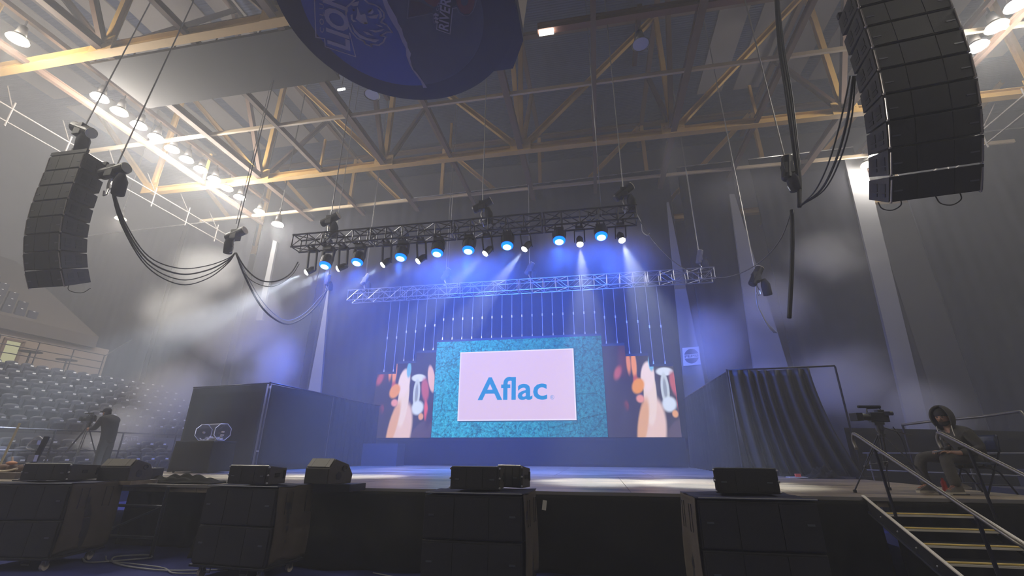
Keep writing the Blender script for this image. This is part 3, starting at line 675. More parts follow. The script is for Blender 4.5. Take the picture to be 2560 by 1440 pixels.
# hanging cable runs -----------------------------------------------------------
def run(px, Ys, k=6): return smooth_path([at(x, y, Y=Y) for (x, y), Y in zip(px, Ys)], k)
hk = at(590, 632, Y=11.5)
for j, (dy, dx) in enumerate(((0, 0), (14, -4), (-14, 5), (26, -7))):
    loose('cable swagging from the left loudspeaker column to the hook, %s of four' % ORD[j], run([(280+dx*.4, 470), (310+dx, 560), (370+dx*.5, 650+dy*.6), (450, 685+dy), (520, 675+dy*.8), (570, 650+dy*.3), (588, 632)], (8, 8.4, 9.2, 10, 10.8, 11.3, 11.5)), .017 if j else .024, group='cables swagging off the left loudspeaker column')
loose('cable bundle swagging from the hook to the left end of the black truss', run([(590, 632), (615, 672), (650, 700), (690, 703), (725, 685), (745, 655)], (11.5, 11.7, 11.9, 12.1, 12.3, 12.45)), .024)
loose('second thinner cable swagging just below the bundle to the left end of the black truss', run([(590, 632), (612, 685), (650, 712), (690, 714), (728, 690), (748, 660)], (11.5, 11.7, 11.9, 12.1, 12.3, 12.45)), .014)
loose('long cable bundle swagging deep from the hook to the faint far hoist, across the smoke', run([(590, 632), (612, 690), (650, 762), (690, 800), (725, 810), (765, 790), (800, 755), (818, 725)], (11.5, 12, 13, 14, 15, 16, 16.6, 17)), .032)
loose('thin grey cable following the deep swag to the faint far hoist', run([(590, 632), (618, 690), (655, 752), (695, 792), (728, 800), (765, 780), (798, 745), (818, 725)], (11.5, 12, 13, 14, 15, 16, 16.6, 17)), .012, GCABLE)
for j, (dx, r) in enumerate(((0, .035), (5, .03), (-4, .022), (9, .016))):
    loose('black cable of the vertical bundle at right, %s of four' % ORD[j], run([(1938+dx*.5, -40), (1950+dx, 110), (1968+dx*1.2, 230), (1985+dx, 360), (1996+dx*.7, 450), (1998+dx*.4, 518)], (9, 9, 9, 9, 9, 9)), r, group='vertical cable bundle at right')
for j, (dx, r) in enumerate(((0, .022), (10, .014), (-16, .014))):
    loose('cable swagging off the right loudspeaker column, %s of three' % ORD[j], run([(2134+dx*.5, 190), (2118+dx, 300), (2090+dx, 400), (2052+dx*.8, 475), (2000, 515)], (6.7, 7.1, 7.7, 8.4, 9)), r, group='cables swagging off the right loudspeaker column')
loose('long thin cable swagging from the vertical bundle to the right end of the black truss', run([(1980, 525), (1950, 600), (1900, 655), (1840, 687), (1780, 692), (1700, 665), (1640, 610), (1605, 560), (1592, 545)], (9, 9.4, 10, 10.6, 11.2, 11.8, 12.2, 12.4, 12.5)), .012, mat('mid_cable', (.12, .12, .15), .4))
loose('black sleeve of cable hanging straight down below the right bundle', run([(1980, 525), (1981, 600), (1979, 680), (1976, 740), (1973, 795)], (9, 9, 9, 9, 9)), .04)
loose('short curl of white cable at the right end of the black truss', run([(1592, 535), (1602, 555), (1606, 578), (1618, 588), (1624, 583)], (12.45,)*5), .014, mat('white_cable', (.6, .6, .62), .5))
for j, dx in enumerate((0, 6, 12)):
    loose('pale cable trailing down the right pier from the small hoist, %s of three' % ORD[j], run([(1889, 715), (1893, 760), (1905, 785+dx*.3), (1918, 808+dx*.4), (1942-dx*.6, 832)], (15, 15.2, 15.6, 16, 16.5)), .02, mat('pale_cable', (.6, .58, .5), .5), group='pale cables on the right pier')
# thin rigging wires dropping from the roof to the trusses
wires = [((607, 220), (590, 560), 11.5, 'dropping to the hoist by the smoke'), ((1122, 400), (1120, 690), RYT, 'dropping to the domed hoist on the silver truss'), ((1325, 395), (1324, 670), RYT, 'dropping to the silver truss above the central screen'),
         ((1493, 340), (1505, 545), FY, 'dropping to the black truss near its right end'), ((1718, 350), (1750, 640), RYT, 'dropping to the right end of the silver truss'), ((1845, 330), (1888, 680), 15, 'dropping to the small hoist by the right pier'), ((936, 480), (912, 700), RYT, 'dropping to the left end of the silver truss')]
for a, b, Y, l in wires:
    q = at(*b, Y=Y); loose('thin straight rigging wire '+l, [q, Vector((q.x, q.y, 23.5))], .011, CHAIN, 'rigging_wire', 'wire', 5)

# ================================================================== SCOREBOARD
SBZ = 9.0; sc = Vector((-3.05, 5.29, SBZ))
sb = thing('scoreboard', 'round dark underside of the hanging scoreboard with blue lion emblem and grey emblem halves', 'scoreboard', sc)
RIM = mat('scoreboard_rim', (.010, .012, .05), .5, var=.1)
MB().cyl(sc, sc+Vector((0, 0, .5)), 2.1, 2.1, 96).build('rim', RIM, sb, True)
sq = [(-5.0, 3.6), (-4.66, 3.26), (-1.36, 3.26), (-1.01, 3.6), (-1.01, 6.68), (-1.34, 7.33), (-4.3, 7.33), (-5.0, 6.6)]
sq = [(max(x, -4.75), y) for x, y in sq]
MB().prism(sq, SBZ+.5, SBZ+.85).build('base_block', RIM, sb, True)
FAB = mat('scoreboard_side', (.35, .31, .28), .8)
mb = MB(); lo_, hi_ = [(x, y, SBZ+.85) for x, y in sq], [(sc.x+(x-sc.x)*1.12, sc.y+(y-sc.y)*1.12, SBZ+3.4) for x, y in sq]
n = len(sq); mb.add(lo_+hi_, [(i, (i+1) % n, n+(i+1) % n, n+i) for i in range(n)]+[tuple(range(n, 2*n))]); mb.build('display_body', FAB, sb, True)
mb = MB()
for x in (-4.4, -1.7):
    for y in (3.9, 6.7): mb.tube([(x, y, SBZ+3.4), (x, y, ZT)], .03)
mb.build('hanging_cable', CHAIN, sb, True)
gz = SBZ-.004; cc2 = Vector((-3.15, 5.35, 0)); gr = 1.6
def gp(px, py, dz=0): p = at(px, py, Z=SBZ); return Vector((p.x, p.y, gz-dz))
def flat(name, pts, mt, dz, parent=sb, px=True):
    P = [gp(x, y, dz) for x, y in pts] if px else [Vector((x, y, gz-dz)) for x, y in pts]
    bm = bmesh.new(); vs = [bm.verts.new(p-parent.location) for p in P]; f = bm.faces.new(vs); bmesh.ops.triangulate(bm, faces=[f]); me = bpy.data.meshes.new(name); bm.to_mesh(me); bm.free()
    me.materials.append(mt); o = bpy.data.objects.new(name, me); COL.objects.link(o); o.parent = parent; return o
SLATE = mat('emblem_slate', (.055, .06, .12), .6); BLUE = mat('emblem_blue', (.012, .045, .30), .5); LILAC = mat('emblem_lilac', (.36, .33, .44), .6); NAVY = mat('emblem_navy', (.012, .01, .04), .6); MARO = mat('emblem_maroon', (.13, .03, .06), .6)
circ = [(cc2.x+gr*math.cos(R(a)), cc2.y+gr*math.sin(R(a))) for a in range(0, 360, 3)]
flat('grey_half', circ, SLATE, 0, px=False)
Z2 = lambda L_: [(960+x/5.54, y/5.54) for x, y in L_]
tl = Z2([(-120, -300), (-50, -100), (0, 60), (60, 210), (130, 330), (200, 440), (250, 570), (300, 660), (310, 770), (350, 880), (390, 960), (450, 1040), (510, 1120), (545, 1212)])
tr = Z2([(597, 1212), (560, 1150), (510, 1080), (460, 1010), (410, 960), (385, 900), (360, 800), (375, 740), (330, 650), (320, 590), (270, 490), (250, 400), (190, 300), (180, 250), (110, 130), (60, 40), (10, -100), (-60, -300)])
# carry the tear across the part above the picture
ext = [tuple(p) for p in ((tl[0][0]-20, tl[0][1]-60),)]
tw = [gp(*p).xy for p in tl]; d0 = (tw[0]-tw[3]).normalized(); start = tw[0]+d0*1.9
a_end = math.atan2(tw[-1].y-cc2.y, tw[-1].x-cc2.x); st_ = tw[0]
while (st_-cc2.xy).length < gr*.995: st_ = st_+d0*.03
a_st = math.atan2(st_.y-cc2.y, st_.x-cc2.x)
if a_st > a_end: a_st -= 2*math.pi
# left part of the circle: go from the far end round the -x side to the near end
arc = [(cc2.x+gr*math.cos(a), cc2.y+gr*math.sin(a)) for a in np.linspace(a_end, a_st+2*math.pi, 60)]
flat('blue_half', arc+[tuple(st_)]+[tuple(p) for p in tw], BLUE, .003, px=False)
trw = [tuple(gp(*p).xy) for p in tr]
flat('torn_paper_strip', [tuple(p) for p in tw]+trw+[tuple(st_+Vector((.12, 0)))]+[tuple(st_)], LILAC, .006, px=False)
Z1 = lambda L_: [(660+x/5.538, y/5.538) for x, y in L_]
def stroke(name, pts, wpx, mt, dz, closed=False):
    P = [gp(x, y, dz) for x, y in pts]; wd = wpx*.0095; mb = MB()
    for i in range(len(P)-(0 if closed else 1)):
        a, b = P[i], P[(i+1) % len(P)]; d = (b-a); L_ = d.length
        if L_ < 1e-5: continue
        d /= L_; s = Vector((-d.y, d.x, 0))*wd/2; a2, b2 = a-d*wd*.3, b+d*wd*.3
        mb.add([a2-s, b2-s, b2+s, a2+s], [(0, 1, 2, 3)])
    return mb.build(name, mt, sb, True)
stroke('emblem_border', Z1([(690, -400), (700, 0), (720, 510), (840, 528), (850, 640), (1270, 780), (1185, 450)]), 2.2, LILAC, .008)
stroke('mane_outline', Z1([(1300, -60), (1210, 40), (1150, 90), (1135, 190), (1170, 330), (1210, 430), (1290, 520), (1390, 570), (1400, 600), (1495, 640), (1480, 605), (1590, 620), (1650, 580), (1690, 500), (1620, 490), (1700, 440), (1775, 440), (1700, 340), (1620, 300), (1660, 240), (1660, 170), (1600, 100), (1530, 60), (1450, 40), (1380, -20)]), 3.2, LILAC, .008)
for k, pl in enumerate([[(1200, 300), (1260, 400), (1330, 470), (1430, 520), (1600, 545), (1540, 580), (1430, 550), (1330, 520), (1250, 440)], [(1450, 405), (1560, 415), (1670, 392), (1620, 430), (1540, 445)], [(1545, 330), (1600, 338), (1655, 368), (1600, 362)], [(1370, 425), (1440, 440), (1520, 490), (1430, 475)],
                        [(1290, 80), (1340, 200), (1400, 180), (1420, 250), (1440, 320), (1390, 290), (1390, 330), (1330, 300), (1270, 250), (1290, 190)], [(1200, 60), (1260, 20), (1320, 10), (1300, 70), (1240, 80)], [(1440, 160), (1470, 165), (1500, 110), (1520, 160), (1490, 190), (1450, 185)], [(1400, 200), (1450, 220), (1540, 200), (1590, 190), (1560, 250), (1480, 250)],
                        [(1560, 100), (1620, 150), (1640, 220), (1600, 260), (1600, 180)], [(1200, 200), (1230, 190), (1230, 260), (1290, 290), (1240, 300), (1205, 260)]]):
    flat('lion_patch', Z1(pl), LILAC, .009)
flat('lion_eye', Z1([(1225, 120), (1255, 118), (1258, 140), (1235, 150)]), NAVY, .012)
def gtext(body, p0, p1, p2, mt, **k): return text_mesh(body, gp(*p0, .010), gp(*p1, .010), gp(*p2, .010), (0, 0, 0), mt, 'lettering', sb, **k)
gtext('LIONS', (874, 126), (862, -62), (821, 108), LILAC, bold=.03, spacing=1.02)
gtext('COLUMBUS', (810, 81), (808, -78), (800, 79), LILAC, spacing=1.5)
stroke('name_border', Z2([(1010, 100), (950, 110), (915, 465), (730, 400), (735, 330)]), 1.6, LILAC, .008)
flat('name_plate', Z2([(770, 180), (800, 10), (820, -100), (1010, -100), (1000, 60), (940, 100), (905, 450), (740, 395), (745, 300)]), NAVY, .006)
gtext('RIVER', (1120, 77), (1127, -2), (1097, 69), LILAC, bold=.02)
gtext('CO', (1096, 27), (1101, 6), (1090, 26), LILAC)
for k in range(3):
    o = Z2([(700-10*k, 300-48*k), (745, 322-50*k), (762, 300-50*k), (735, 282-50*k), (712, 268-50*k)]); flat('claw_mark', o, LILAC, .010)
stroke('claw_border', Z2([(735, 330), (690, 310), (680, 260), (690, 215), (670, 180), (320, 248), (345, 0)]), 1.4, mat('emblem_dim', (.16, .17, .26), .6), .008)
flat('shield_field', Z2([(360, 10), (340, 232), (660, 165), (690, 120), (520, 30)]), mat('emblem_plum', (.05, .03, .07), .6), .004)
flat('maroon_wing', Z2([(520, -40), (600, 40), (700, 95), (760, 60), (780, -40)]), MARO, .005)
flat('maroon_tail', Z2([(1000, -20), (1010, 60), (1060, 160), (1120, 192), (1190, 180), (1235, 110), (1255, 20), (1255, -20), (1170, -10), (1150, 60), (1110, 80), (1070, 50), (1060, -20)]), MARO, .005)
stroke('maroon_tail_border', Z2([(1010, 100), (1040, 170), (1110, 212), (1180, 205), (1230, 150), (1265, 60), (1278, 0)]), 1.4, MT['emblem_dim'], .008)

# ================================================================== SUBWOOFERS AND FRONT FILLS
def caster(mb_w, mb_f, x, y, z=0):
    mb_w.cyl((x-.022, y, z+.055), (x+.022, y, z+.055), .055, n=16)
    mb_f.box((x, y, z+.135), (.1, .1, .012)).beam((x-.03, y, z+.055), (x-.03, y, z+.13), .008, .05).beam((x+.03, y, z+.055), (x+.03, y, z+.13), .008, .05)
WHEEL = mat('caster_wheel', (.55, .48, .42), .5)
def sub_front(mb, W, z0, h, y):
    for a, b in ((.02, W*.32), (W*.32+.008, W*.68-.008), (W*.68, W-.02)): mb.box((-W/2+(a+b)/2, y, z0+h/2), (b-a, .012, h-.05))
def stack(n, x, y, yaw, cover, depth=.82, W=1.2):
    nm = ORD[n]
    t = thing('speaker_dolly', 'black wheeled dolly under the %s subwoofer stack from the left' % nm, 'dolly', (x, y, 0), yaw)
    MB().box((0, depth/2, .155), (W+.02, depth+.02, .03)).build('platform', BLACK, t, bevel=.005)
    mb = MB()
    for a in (-.3, .3): mb.tube([(a-.06, -.005, .14), (a-.06, -.005, .09), (a+.06, -.005, .09), (a+.06, -.005, .14)], .008, 5)
    mb.build('grab_loop', BTRUSS, t)
    for i in (-1, 1):
        for yy in (.1, depth-.1):
            w_, f_ = MB(), MB(); caster(w_, f_, i*(W/2-.12), yy); c = f_.build('caster', STEEL, t); w_.build('wheel', WHEEL, c, smooth=False)
    for k, (z0, lab) in enumerate(((.17, 'lower'), (.65, 'upper'))):
        s = thing('subwoofer', 'black subwoofer cabinet, %s of the two in the %s stack from the left' % (lab, nm), 'subwoofer', (x, y, z0), yaw)
        MB().box((0, depth/2+.01, .238), (W, depth-.02, .472)).build('cabinet', CABINET, s, bevel=.012)
        mb = MB(); sub_front(mb, W, 0, .475, -.001); mb.build('grille', GRILLE, s)
        for i in (-1, 1): MB().box((i*(W/2-.11), -.012, .26), (.07, .008, .018)).build('badge', BADGE, s)
        mb = MB()
        for i in (-1, 1): mb.box((i*W/2, depth*.35, .24), (.006, .16, .09)).box((i*W/2, depth*.75, .24), (.006, .16, .09))
        mb.build('handle', BLACK, s)
    # cloth cover hanging over top and one side, front left open
    c = thing('speaker_cover', 'brown black cloth cover draped over the top and side of the %s subwoofer stack' % nm, 'cover', (x, y, 1.13), yaw)
    s = cover
    def fn(u, v):  # side sheet, u along depth, v up
        return (s*(W/2+.016+.014*math.sin(7*u+3*v)+.02*(1-v)*math.sin(11*u+n)), .015+u*(depth+.01)+.012*math.sin(5*v), -(.93)*(1-v)+.012+.02*math.sin(6*u)*(1-v))
    MB().grid(fn, 22, 22).build('side_sheet', COVER, c, smooth=True, solid=.006)
    MB().grid(lambda u, v: (-W/2-.01+(W+.03)*u, .012+(depth+.02)*v, .014+.006*math.sin(9*u+4*v)+.006*math.sin(13*v)), 20, 14).build('top_sheet', mat('cover_top_blue_lit', (.02, .022, .06), .9, var=.3, bump=.4), c, smooth=True, solid=.006)  # top sheet blue: wash light from above put into the cloth colour
    for yy in (.16, .58): MB().tube([(s*(W/2+.04), yy, -.06), (s*(W/2+.045), yy, -.34), (s*(W/2+.045), yy+.13, -.35), (s*(W/2+.04), yy+.13, -.06)], .005, 4, True).build('flap_seam', BLACK, c)
    MB().tube([(-W/2+.02, -.005, .02), (W/2, -.005, .02)], .008, 5).build('front_binding', mat('binding', (.3, .3, .3), .4), c)
    return t
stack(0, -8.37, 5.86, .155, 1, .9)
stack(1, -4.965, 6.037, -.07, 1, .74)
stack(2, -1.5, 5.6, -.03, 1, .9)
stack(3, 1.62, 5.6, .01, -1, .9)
FT = 1.17
def fill(label, x, y, yaw, W, D, H, trap=.2, z=FT):
    s = thing('front_fill_speaker', label, 'loudspeaker', (x, y, z), yaw)
    b = .0
    P = [(i*W/2*(1-trap*(yy > 0)), yy*D, zz*H if yy == 0 or zz == 0 else H*.86) for zz in (0, 1) for yy in (0, 1) for i in (-1, 1)]
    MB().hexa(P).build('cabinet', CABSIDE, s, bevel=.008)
    mb = MB(); mb.box((0, -.008, H/2), (W-.02, .016, H-.015)); mb.build('front_frame', CABINET, s)
    mb = MB(); sub_front(mb, W-.04, .0, H, -.018); mb.build('grille', GRILLE, s)
    for i in (-1, 1): MB().box((i*(W/2-.1), -.027, H*.45), (.06, .006, .015)).build('badge', BADGE, s)
    mb = MB()
    for i in (-1, 1):
        for zz in (.02, H*.5, H-.02): mb.sph((i*(W/2-.004), -.012, zz), .014, 8, 6)
    mb.tube([(-W/2+.02, -.012, H+.004), (W/2-.02, -.012, H+.004)], .006, 5)
    mb.build('rigging_pin', STEEL, s)
    for i in (-1, 1):
        xx = i*(W/2*(1-trap*.45)+.002); MB().box((xx, D*.45, H*.5), (.02, .09, .05)).build('handle_recess', BLACK, s); xx = i*(W/2*(1-trap*.85)+.002); MB().box((xx, D*.85, H*.5), (.02, .03, .11)).build('rear_slot', BLACK, s)
    return s
fill('low loudspeaker with long lit brown side on the leftmost subwoofer stack', -8.62, 6.16, .12, .80, .62, .245)
fill('low loudspeaker with lit grey brown side on the second subwoofer stack from the left', -4.93, 6.09, -.12, .72, .40, .245)
fill('low black loudspeaker on top of the third subwoofer stack from the left', -1.54, 5.87, -.08, .66, .40, .262)
fill('low black loudspeaker on top of the fourth subwoofer stack, lit grey left side showing', 1.66, 5.98, -.10, .68, .42, .268)
def wedge(label, x, y, yaw, W, z, s=1., grille_lit=True):
    t = thing('stage_monitor', label, 'monitor wedge', (x, y, z), yaw)
    pr = [(0, 0), (0, .21), (.10, .335), (.36, .26), (.46, .12), (.44, 0)]
    pr = [(a*s, b*s) for a, b in pr]; n = len(pr)
    vs = [(i*W/2, a, b) for i in (-1, 1) for a, b in pr]
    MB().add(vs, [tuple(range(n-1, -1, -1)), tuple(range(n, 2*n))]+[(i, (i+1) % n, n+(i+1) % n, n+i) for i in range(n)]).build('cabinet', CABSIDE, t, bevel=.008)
    (a0, b0), (a1, b1) = pr[1], pr[2]
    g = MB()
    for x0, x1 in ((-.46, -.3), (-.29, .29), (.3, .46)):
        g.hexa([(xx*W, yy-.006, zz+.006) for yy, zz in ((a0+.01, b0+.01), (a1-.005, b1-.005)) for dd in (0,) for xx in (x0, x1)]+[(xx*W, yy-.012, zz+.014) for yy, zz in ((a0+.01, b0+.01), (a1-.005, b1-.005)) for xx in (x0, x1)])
    g.build('grille', mat('monitor_grille_lit', (.16, .14, .11), .5, var=.3, scale=120, bump=.3), t)  # paler than other grilles: light on the slope put into its colour
    MB().box((0, -.004, b0/2), (W*.92, .008, b0*.9)).build('back_panel', GRILLE, t)
    mb = MB()
    for i in (-1, 1): mb.cyl((i*W/2, .18*s, .11*s), (i*(W/2+.006), .18*s, .11*s), .06*s, n=6)
    mb.build('side_cup', BLACK, t)
    mb = MB()
    for i in (-1, 1): mb.tube([(i*(W/2+.008), .28*s+.045*s*math.cos(a), .21*s+.035*s*math.sin(a)) for a in np.linspace(0, 6.28, 14)], .008, 5)
    mb.build('handle_ring', BLACK, t)
    return t
p = at(290, 1200, Z=ST+.02); wedge('stage monitor wedge with sloping grille tinted as lit beside the first front loudspeaker', -8.05, 6.76, .05, .60, FT-.03)
MB().box((-8.1, 7.0, FT-.06), (.9, .5, .06)).build('riser', DECK, None)
rs = [o for o in COL.objects if o.name == 'riser'][0]; tag(rs, 'low flat board at the stage edge under the left stage monitor', 'riser')
wedge('stage monitor wedge with lit beige top and angled end behind the second front loudspeaker', -4.2, 6.62, -.25, .5, FT-.02, 1.05)
fill('dark loudspeaker half hidden behind the one on the third subwoofer stack', -1.18, 6.32, -.4, .4, .26, .27, z=FT)
for k, (x, y) in enumerate(((-4.2, 6.62),)):
    o = MB().box((-4.15, 6.98, FT-.08), (.9, .5, .1)).build('riser', BLACK); tag(o, 'black board carrying the lit beige topped stage monitor', 'riser')

# ================================================================== STAIRS AT RIGHT
t = thing('stage_stairs', 'black metal stairs with yellow and white tread edges up to the stage at right', 'stairs', (3.45, 7.2, 0))
YEL = mat('tread_yellow', (.85, .62, .16), .5); WEDG = mat('tread_white', (.78, .72, .60), .5); SMET = mat('stair_metal', (.022, .022, .024), .45, .3)
for k in range(8):
    z, y = .91-.122*k, 6.87-.272*k
    if z < .03: break
    tr_ = MB().box((3.97, y+.14, z-.02), (.98, .28, .03)).build('tread', SMET, t, True)
    for nm, yy, zz, mt in (('yellow_edge', y+.02, z+.002, YEL), ('white_edge', y-.012, z-.018, WEDG)):
        MB().box((3.97-3.45, yy-7.2, zz), (.97, .034 if nm[0] == 'y' else .012, .012 if nm[0] == 'y' else .02)).build(nm, mt, tr_)
for x, s_ in ((3.46, 'left'), (4.48, 'right')):
    MB().beam((x, 7.30, 1.0), (x, 4.75, -.10+.06), .03, .13).build('stringer', SMET, t, True)
    MB().beam((x, 7.30, 1.078), (x, 4.75, .035), .034, .014).build('stringer_cap', mat('cap_pale', (.62, .56, .48), .4), t, True)
    mb = MB()
    for k in range(8): mb.sph((x-.02, 6.95-.28*k, .86-.122*k), .012, 6, 5)
    mb.build('bolt_row', STEEL, t, True)
for x in (3.49, 3.56):
    pass
mb = MB().tube([(3.44, 7.25, .9), (3.44, 5.1, .0)], .02)
mb.build('under_brace', BTRUSS, t, True)
for x, lab, ya in ((3.45, 'left', 7.12), (4.48, 'right', 7.15)):
    h = thing('handrail', 'black pipe handrail with pale worn top on the %s side of the stage stairs' % lab, 'handrail', (x, 7.1, 0))
    f = lambda y: 1.86-(7.1-y)*.452
    pts = [(x, ya+.02, f(7.1)-.2), (x, ya+.05, f(7.1)-.1), (x, ya+.02, f(7.1)-.02), (x, ya-.06, f(ya-.06)+.0)]+[(x, y, f(y)) for y in (6.6, 6.0, 5.4, 4.9)]
    MB().tube(smooth_path(pts, 4), .021, 10).build('rail', mat('rail_metal', (.22, .20, .17), .38, .6), h, True, smooth=True)
    for k, y in enumerate((6.72, 5.35)):
        MB().tube([(x, y, f(y)-.01), (x+.02, y-.04, f(y)-.8)], .018).build('post', BTRUSS, h, True)
# red bottle, shoes near the chair etc. are further down
# blue and grey floor marks under the stairs
o = MB().box((3.25, 6.3, .004), (.5, .3, .006)).build('floor_mat', mat('mat_grey', (.09, .09, .10), .9, var=.3)); tag(o, 'torn grey floor sheet lying under the stairs', 'floor sheet')

# ================================================================== CAMERAS ON TRIPODS
def cam_rig(label_cam, label_tri, base, yaw, H, feet, s=1.0):
    t = thing('tripod', label_tri, 'tripod', base)
    LEG = mat('tripod_leg', (.06, .06, .065), .35, .5)
    for i, (fx, fy) in enumerate(feet):
        l = MB(); a, b = Vector((fx*.06, fy*.06, H-.02)), Vector((fx, fy, .03))
        side = Vector((-fy, fx, 0)).normalized()*.022; mid = a.lerp(b, .58)
        l.tube([a+side, mid+side*.8], .011).tube([a-side, mid-side*.8], .011).tube([mid-(b-a)*.08, b], .010).sph(mid, .022, 8, 6)
        lo = l.build('leg', LEG, t); MB().cyl((fx, fy, 0), (fx, fy, .04), .024, n=10).build('rubber_foot', RUBBER, lo)
    mb = MB(); c = Vector((0, 0, H*.52))
    for fx, fy in feet: mb.tube([c, Vector((fx*.55, fy*.55, H*.46))], .007, 5)
    mb.tube([c, c+Vector((0, 0, H*.2))], .008).build('spreader', LEG, t)
    MB().cyl((0, 0, H-.06), (0, 0, H), .045, .055, 14).cyl((0, 0, H), (0, 0, H+.05), .03, .05, 14).cyl((0, 0, H+.05), (0, 0, H+.13), .055, .055, 16).box((0, 0, H+.15), (.14, .07, .04)).build('fluid_head', mat('head_grey', (.09, .09, .095), .35, .5), t, bevel=.003)
    d = Vector((math.cos(yaw), math.sin(yaw), 0))
    MB().tube([-d*.04+Vector((0, 0, H+.1)), -d*.2+Vector((0, -.03, H+.04)), -d*.42+Vector((0, -.05, H-.03))], .009).build('pan_handle', LEG, t)
    c = thing('video_camera', label_cam, 'video camera', (base[0], base[1], base[2]+H+.17), yaw)
    BD = mat('camera_body', (.025, .025, .028), .4, var=.2); 
    MB().box((.0, 0, .085), (.24, .11, .13)).box((-.06, 0, .165), (.10, .09, .05)).build('body', BD, c, bevel=.008)
    MB().cyl((.12, 0, .08), (.25, 0, .08), .05, .055, 20).cyl((.25, 0, .08), (.255, 0, .08), .045, .045, 16).build('lens', BD, c)
    MB().box((.31, 0, .08), (.10, .17, .12), taper=(1, 1)).build('matte_box', mat('hood_black', (.012, .012, .012), .7), c, bevel=.004)
    MB().tube([(.13, 0, .15), (.12, 0, .21), (-.08, 0, .22), (-.10, 0, .17)], .012).build('top_handle', BD, c)
    MB().cyl((.26, .02, .235), (-.08, .02, .235), .022, .022, 14).build('microphone', mat('foam', (.02, .02, .02), .95), c)
    MB().box((-.13, .03, .13), (.09, .07, .06)).cyl((-.17, .03, .13), (-.23, .03, .135), .028, .034, 14).build('viewfinder', BD, c, bevel=.003)
    MB().box((-.15, -.02, .06), (.06, .07, .11)).build('battery', mat('battery', (.05, .05, .055), .5), c, bevel=.004)
    MB().box((-.12, -.058, .07), (.035, .006, .05)).build('side_display', mat('camera_label', (.55, .5, .35), .4), c)
    MB().box((.02, 0, .008), (.2, .06, .018)).box((.05, -.058, .09), (.1, .008, .05)).build('plate', mat('head_grey', (.09, .09, .095)), c)
    return t
cam_rig('black video camera with square lens hood on the right tripod', 'tall tripod at the right stage edge carrying a video camera', (4.36, 8.2, ST), R(188), .84, [(-.62, -.12), (.42, -.25), (.2, .55)])
cam_rig('black video camera with foam covered microphone at left, operated by the standing person', 'tall black tripod in front of the standing camera operator at left', (-14.45, 11.0, ST), R(172), 1.18, [(-.55, -.2), (.35, -.35), (.25, .5)])
loose('thin cable drooping from the right video camera to the stage floor', smooth_path([(4.55, 8.2, 2.0), (4.68, 8.3, 1.8), (4.7, 8.3, 1.45), (4.8, 8.15, 1.12), (4.9, 8.0, ST+.01), (5.1, 7.9, ST+.01)]), .007)

# ================================================================== PEOPLE
HOOD = mat('hoodie_cloth', (.065, .060, .050), .95, var=.3, scale=12, bump=.5); TROU = mat('trouser_cloth', (.085, .078, .066), .95, var=.3, scale=14, bump=.5)
SKIN = mat('skin', (.42, .24, .16), .55, var=.1); BEARD = mat('beard', (.02, .015, .012), .9); SOLE = mat('shoe_sole', (.62, .56, .44), .6); SHOE = mat('shoe_upper', (.14, .12, .10), .8)
def hand(parent, w, d, up, s=1., curl=.7, name='hand'):
    """palm, four unequal curled fingers and a thumb off its side; w wrist, d pointing direction, up back of hand"""
    w, d, up = Vector(w), Vector(d).normalized(), Vector(up).normalized(); sd = d.cross(up).normalized(); up = sd.cross(d)
    J = [(*w, .024*s), (*(w+d*.045*s), (.036*s, .018*s)), (*(w+d*.085*s), (.038*s, .016*s))]; E = [(0, 1), (1, 2)]
    for k, (o_, L_) in enumerate(((-.03, .066), (-.010, .078), (.011, .072), (.030, .056))):
        b = w+d*.088*s+sd*o_*s; i0 = len(J)
        c1, c2, c3 = curl*.5, curl*1.2, curl*1.8
        p1 = b+(d*math.cos(c1)-up*math.sin(c1))*L_*.42*s; p2 = p1+(d*math.cos(c2)-up*math.sin(c2))*L_*.33*s; p3 = p2+(d*math.cos(c3)-up*math.sin(c3))*L_*.25*s
        J += [(*b, .0095*s), (*p1, .009*s), (*p2, .008*s), (*p3, .0065*s)]; E += [(2, i0), (i0, i0+1), (i0+1, i0+2), (i0+2, i0+3)]
    i0 = len(J); b = w+d*.025*s-sd*.03*s; p1 = b+(d*.7-sd*.7-up*.3).normalized()*.034*s; p2 = p1+(d*.9-sd*.15-up*.4).normalized()*.03*s
    J += [(*b, .012*s), (*p1, .011*s), (*p2, .009*s)]; E += [(1, i0), (i0, i0+1), (i0+1, i0+2)]
    return J, E
def join_body(name, parent, J, E, hands, mt):
    J, E = list(J), list(E)
    for at_i, (hj, he) in hands:
        o = len(J); J += hj[1:]; E += [(at_i if a == 0 else a-1+o, at_i if b == 0 else b-1+o) for a, b in he]
    return skin(name, J, E, mt, parent, 2, 0)
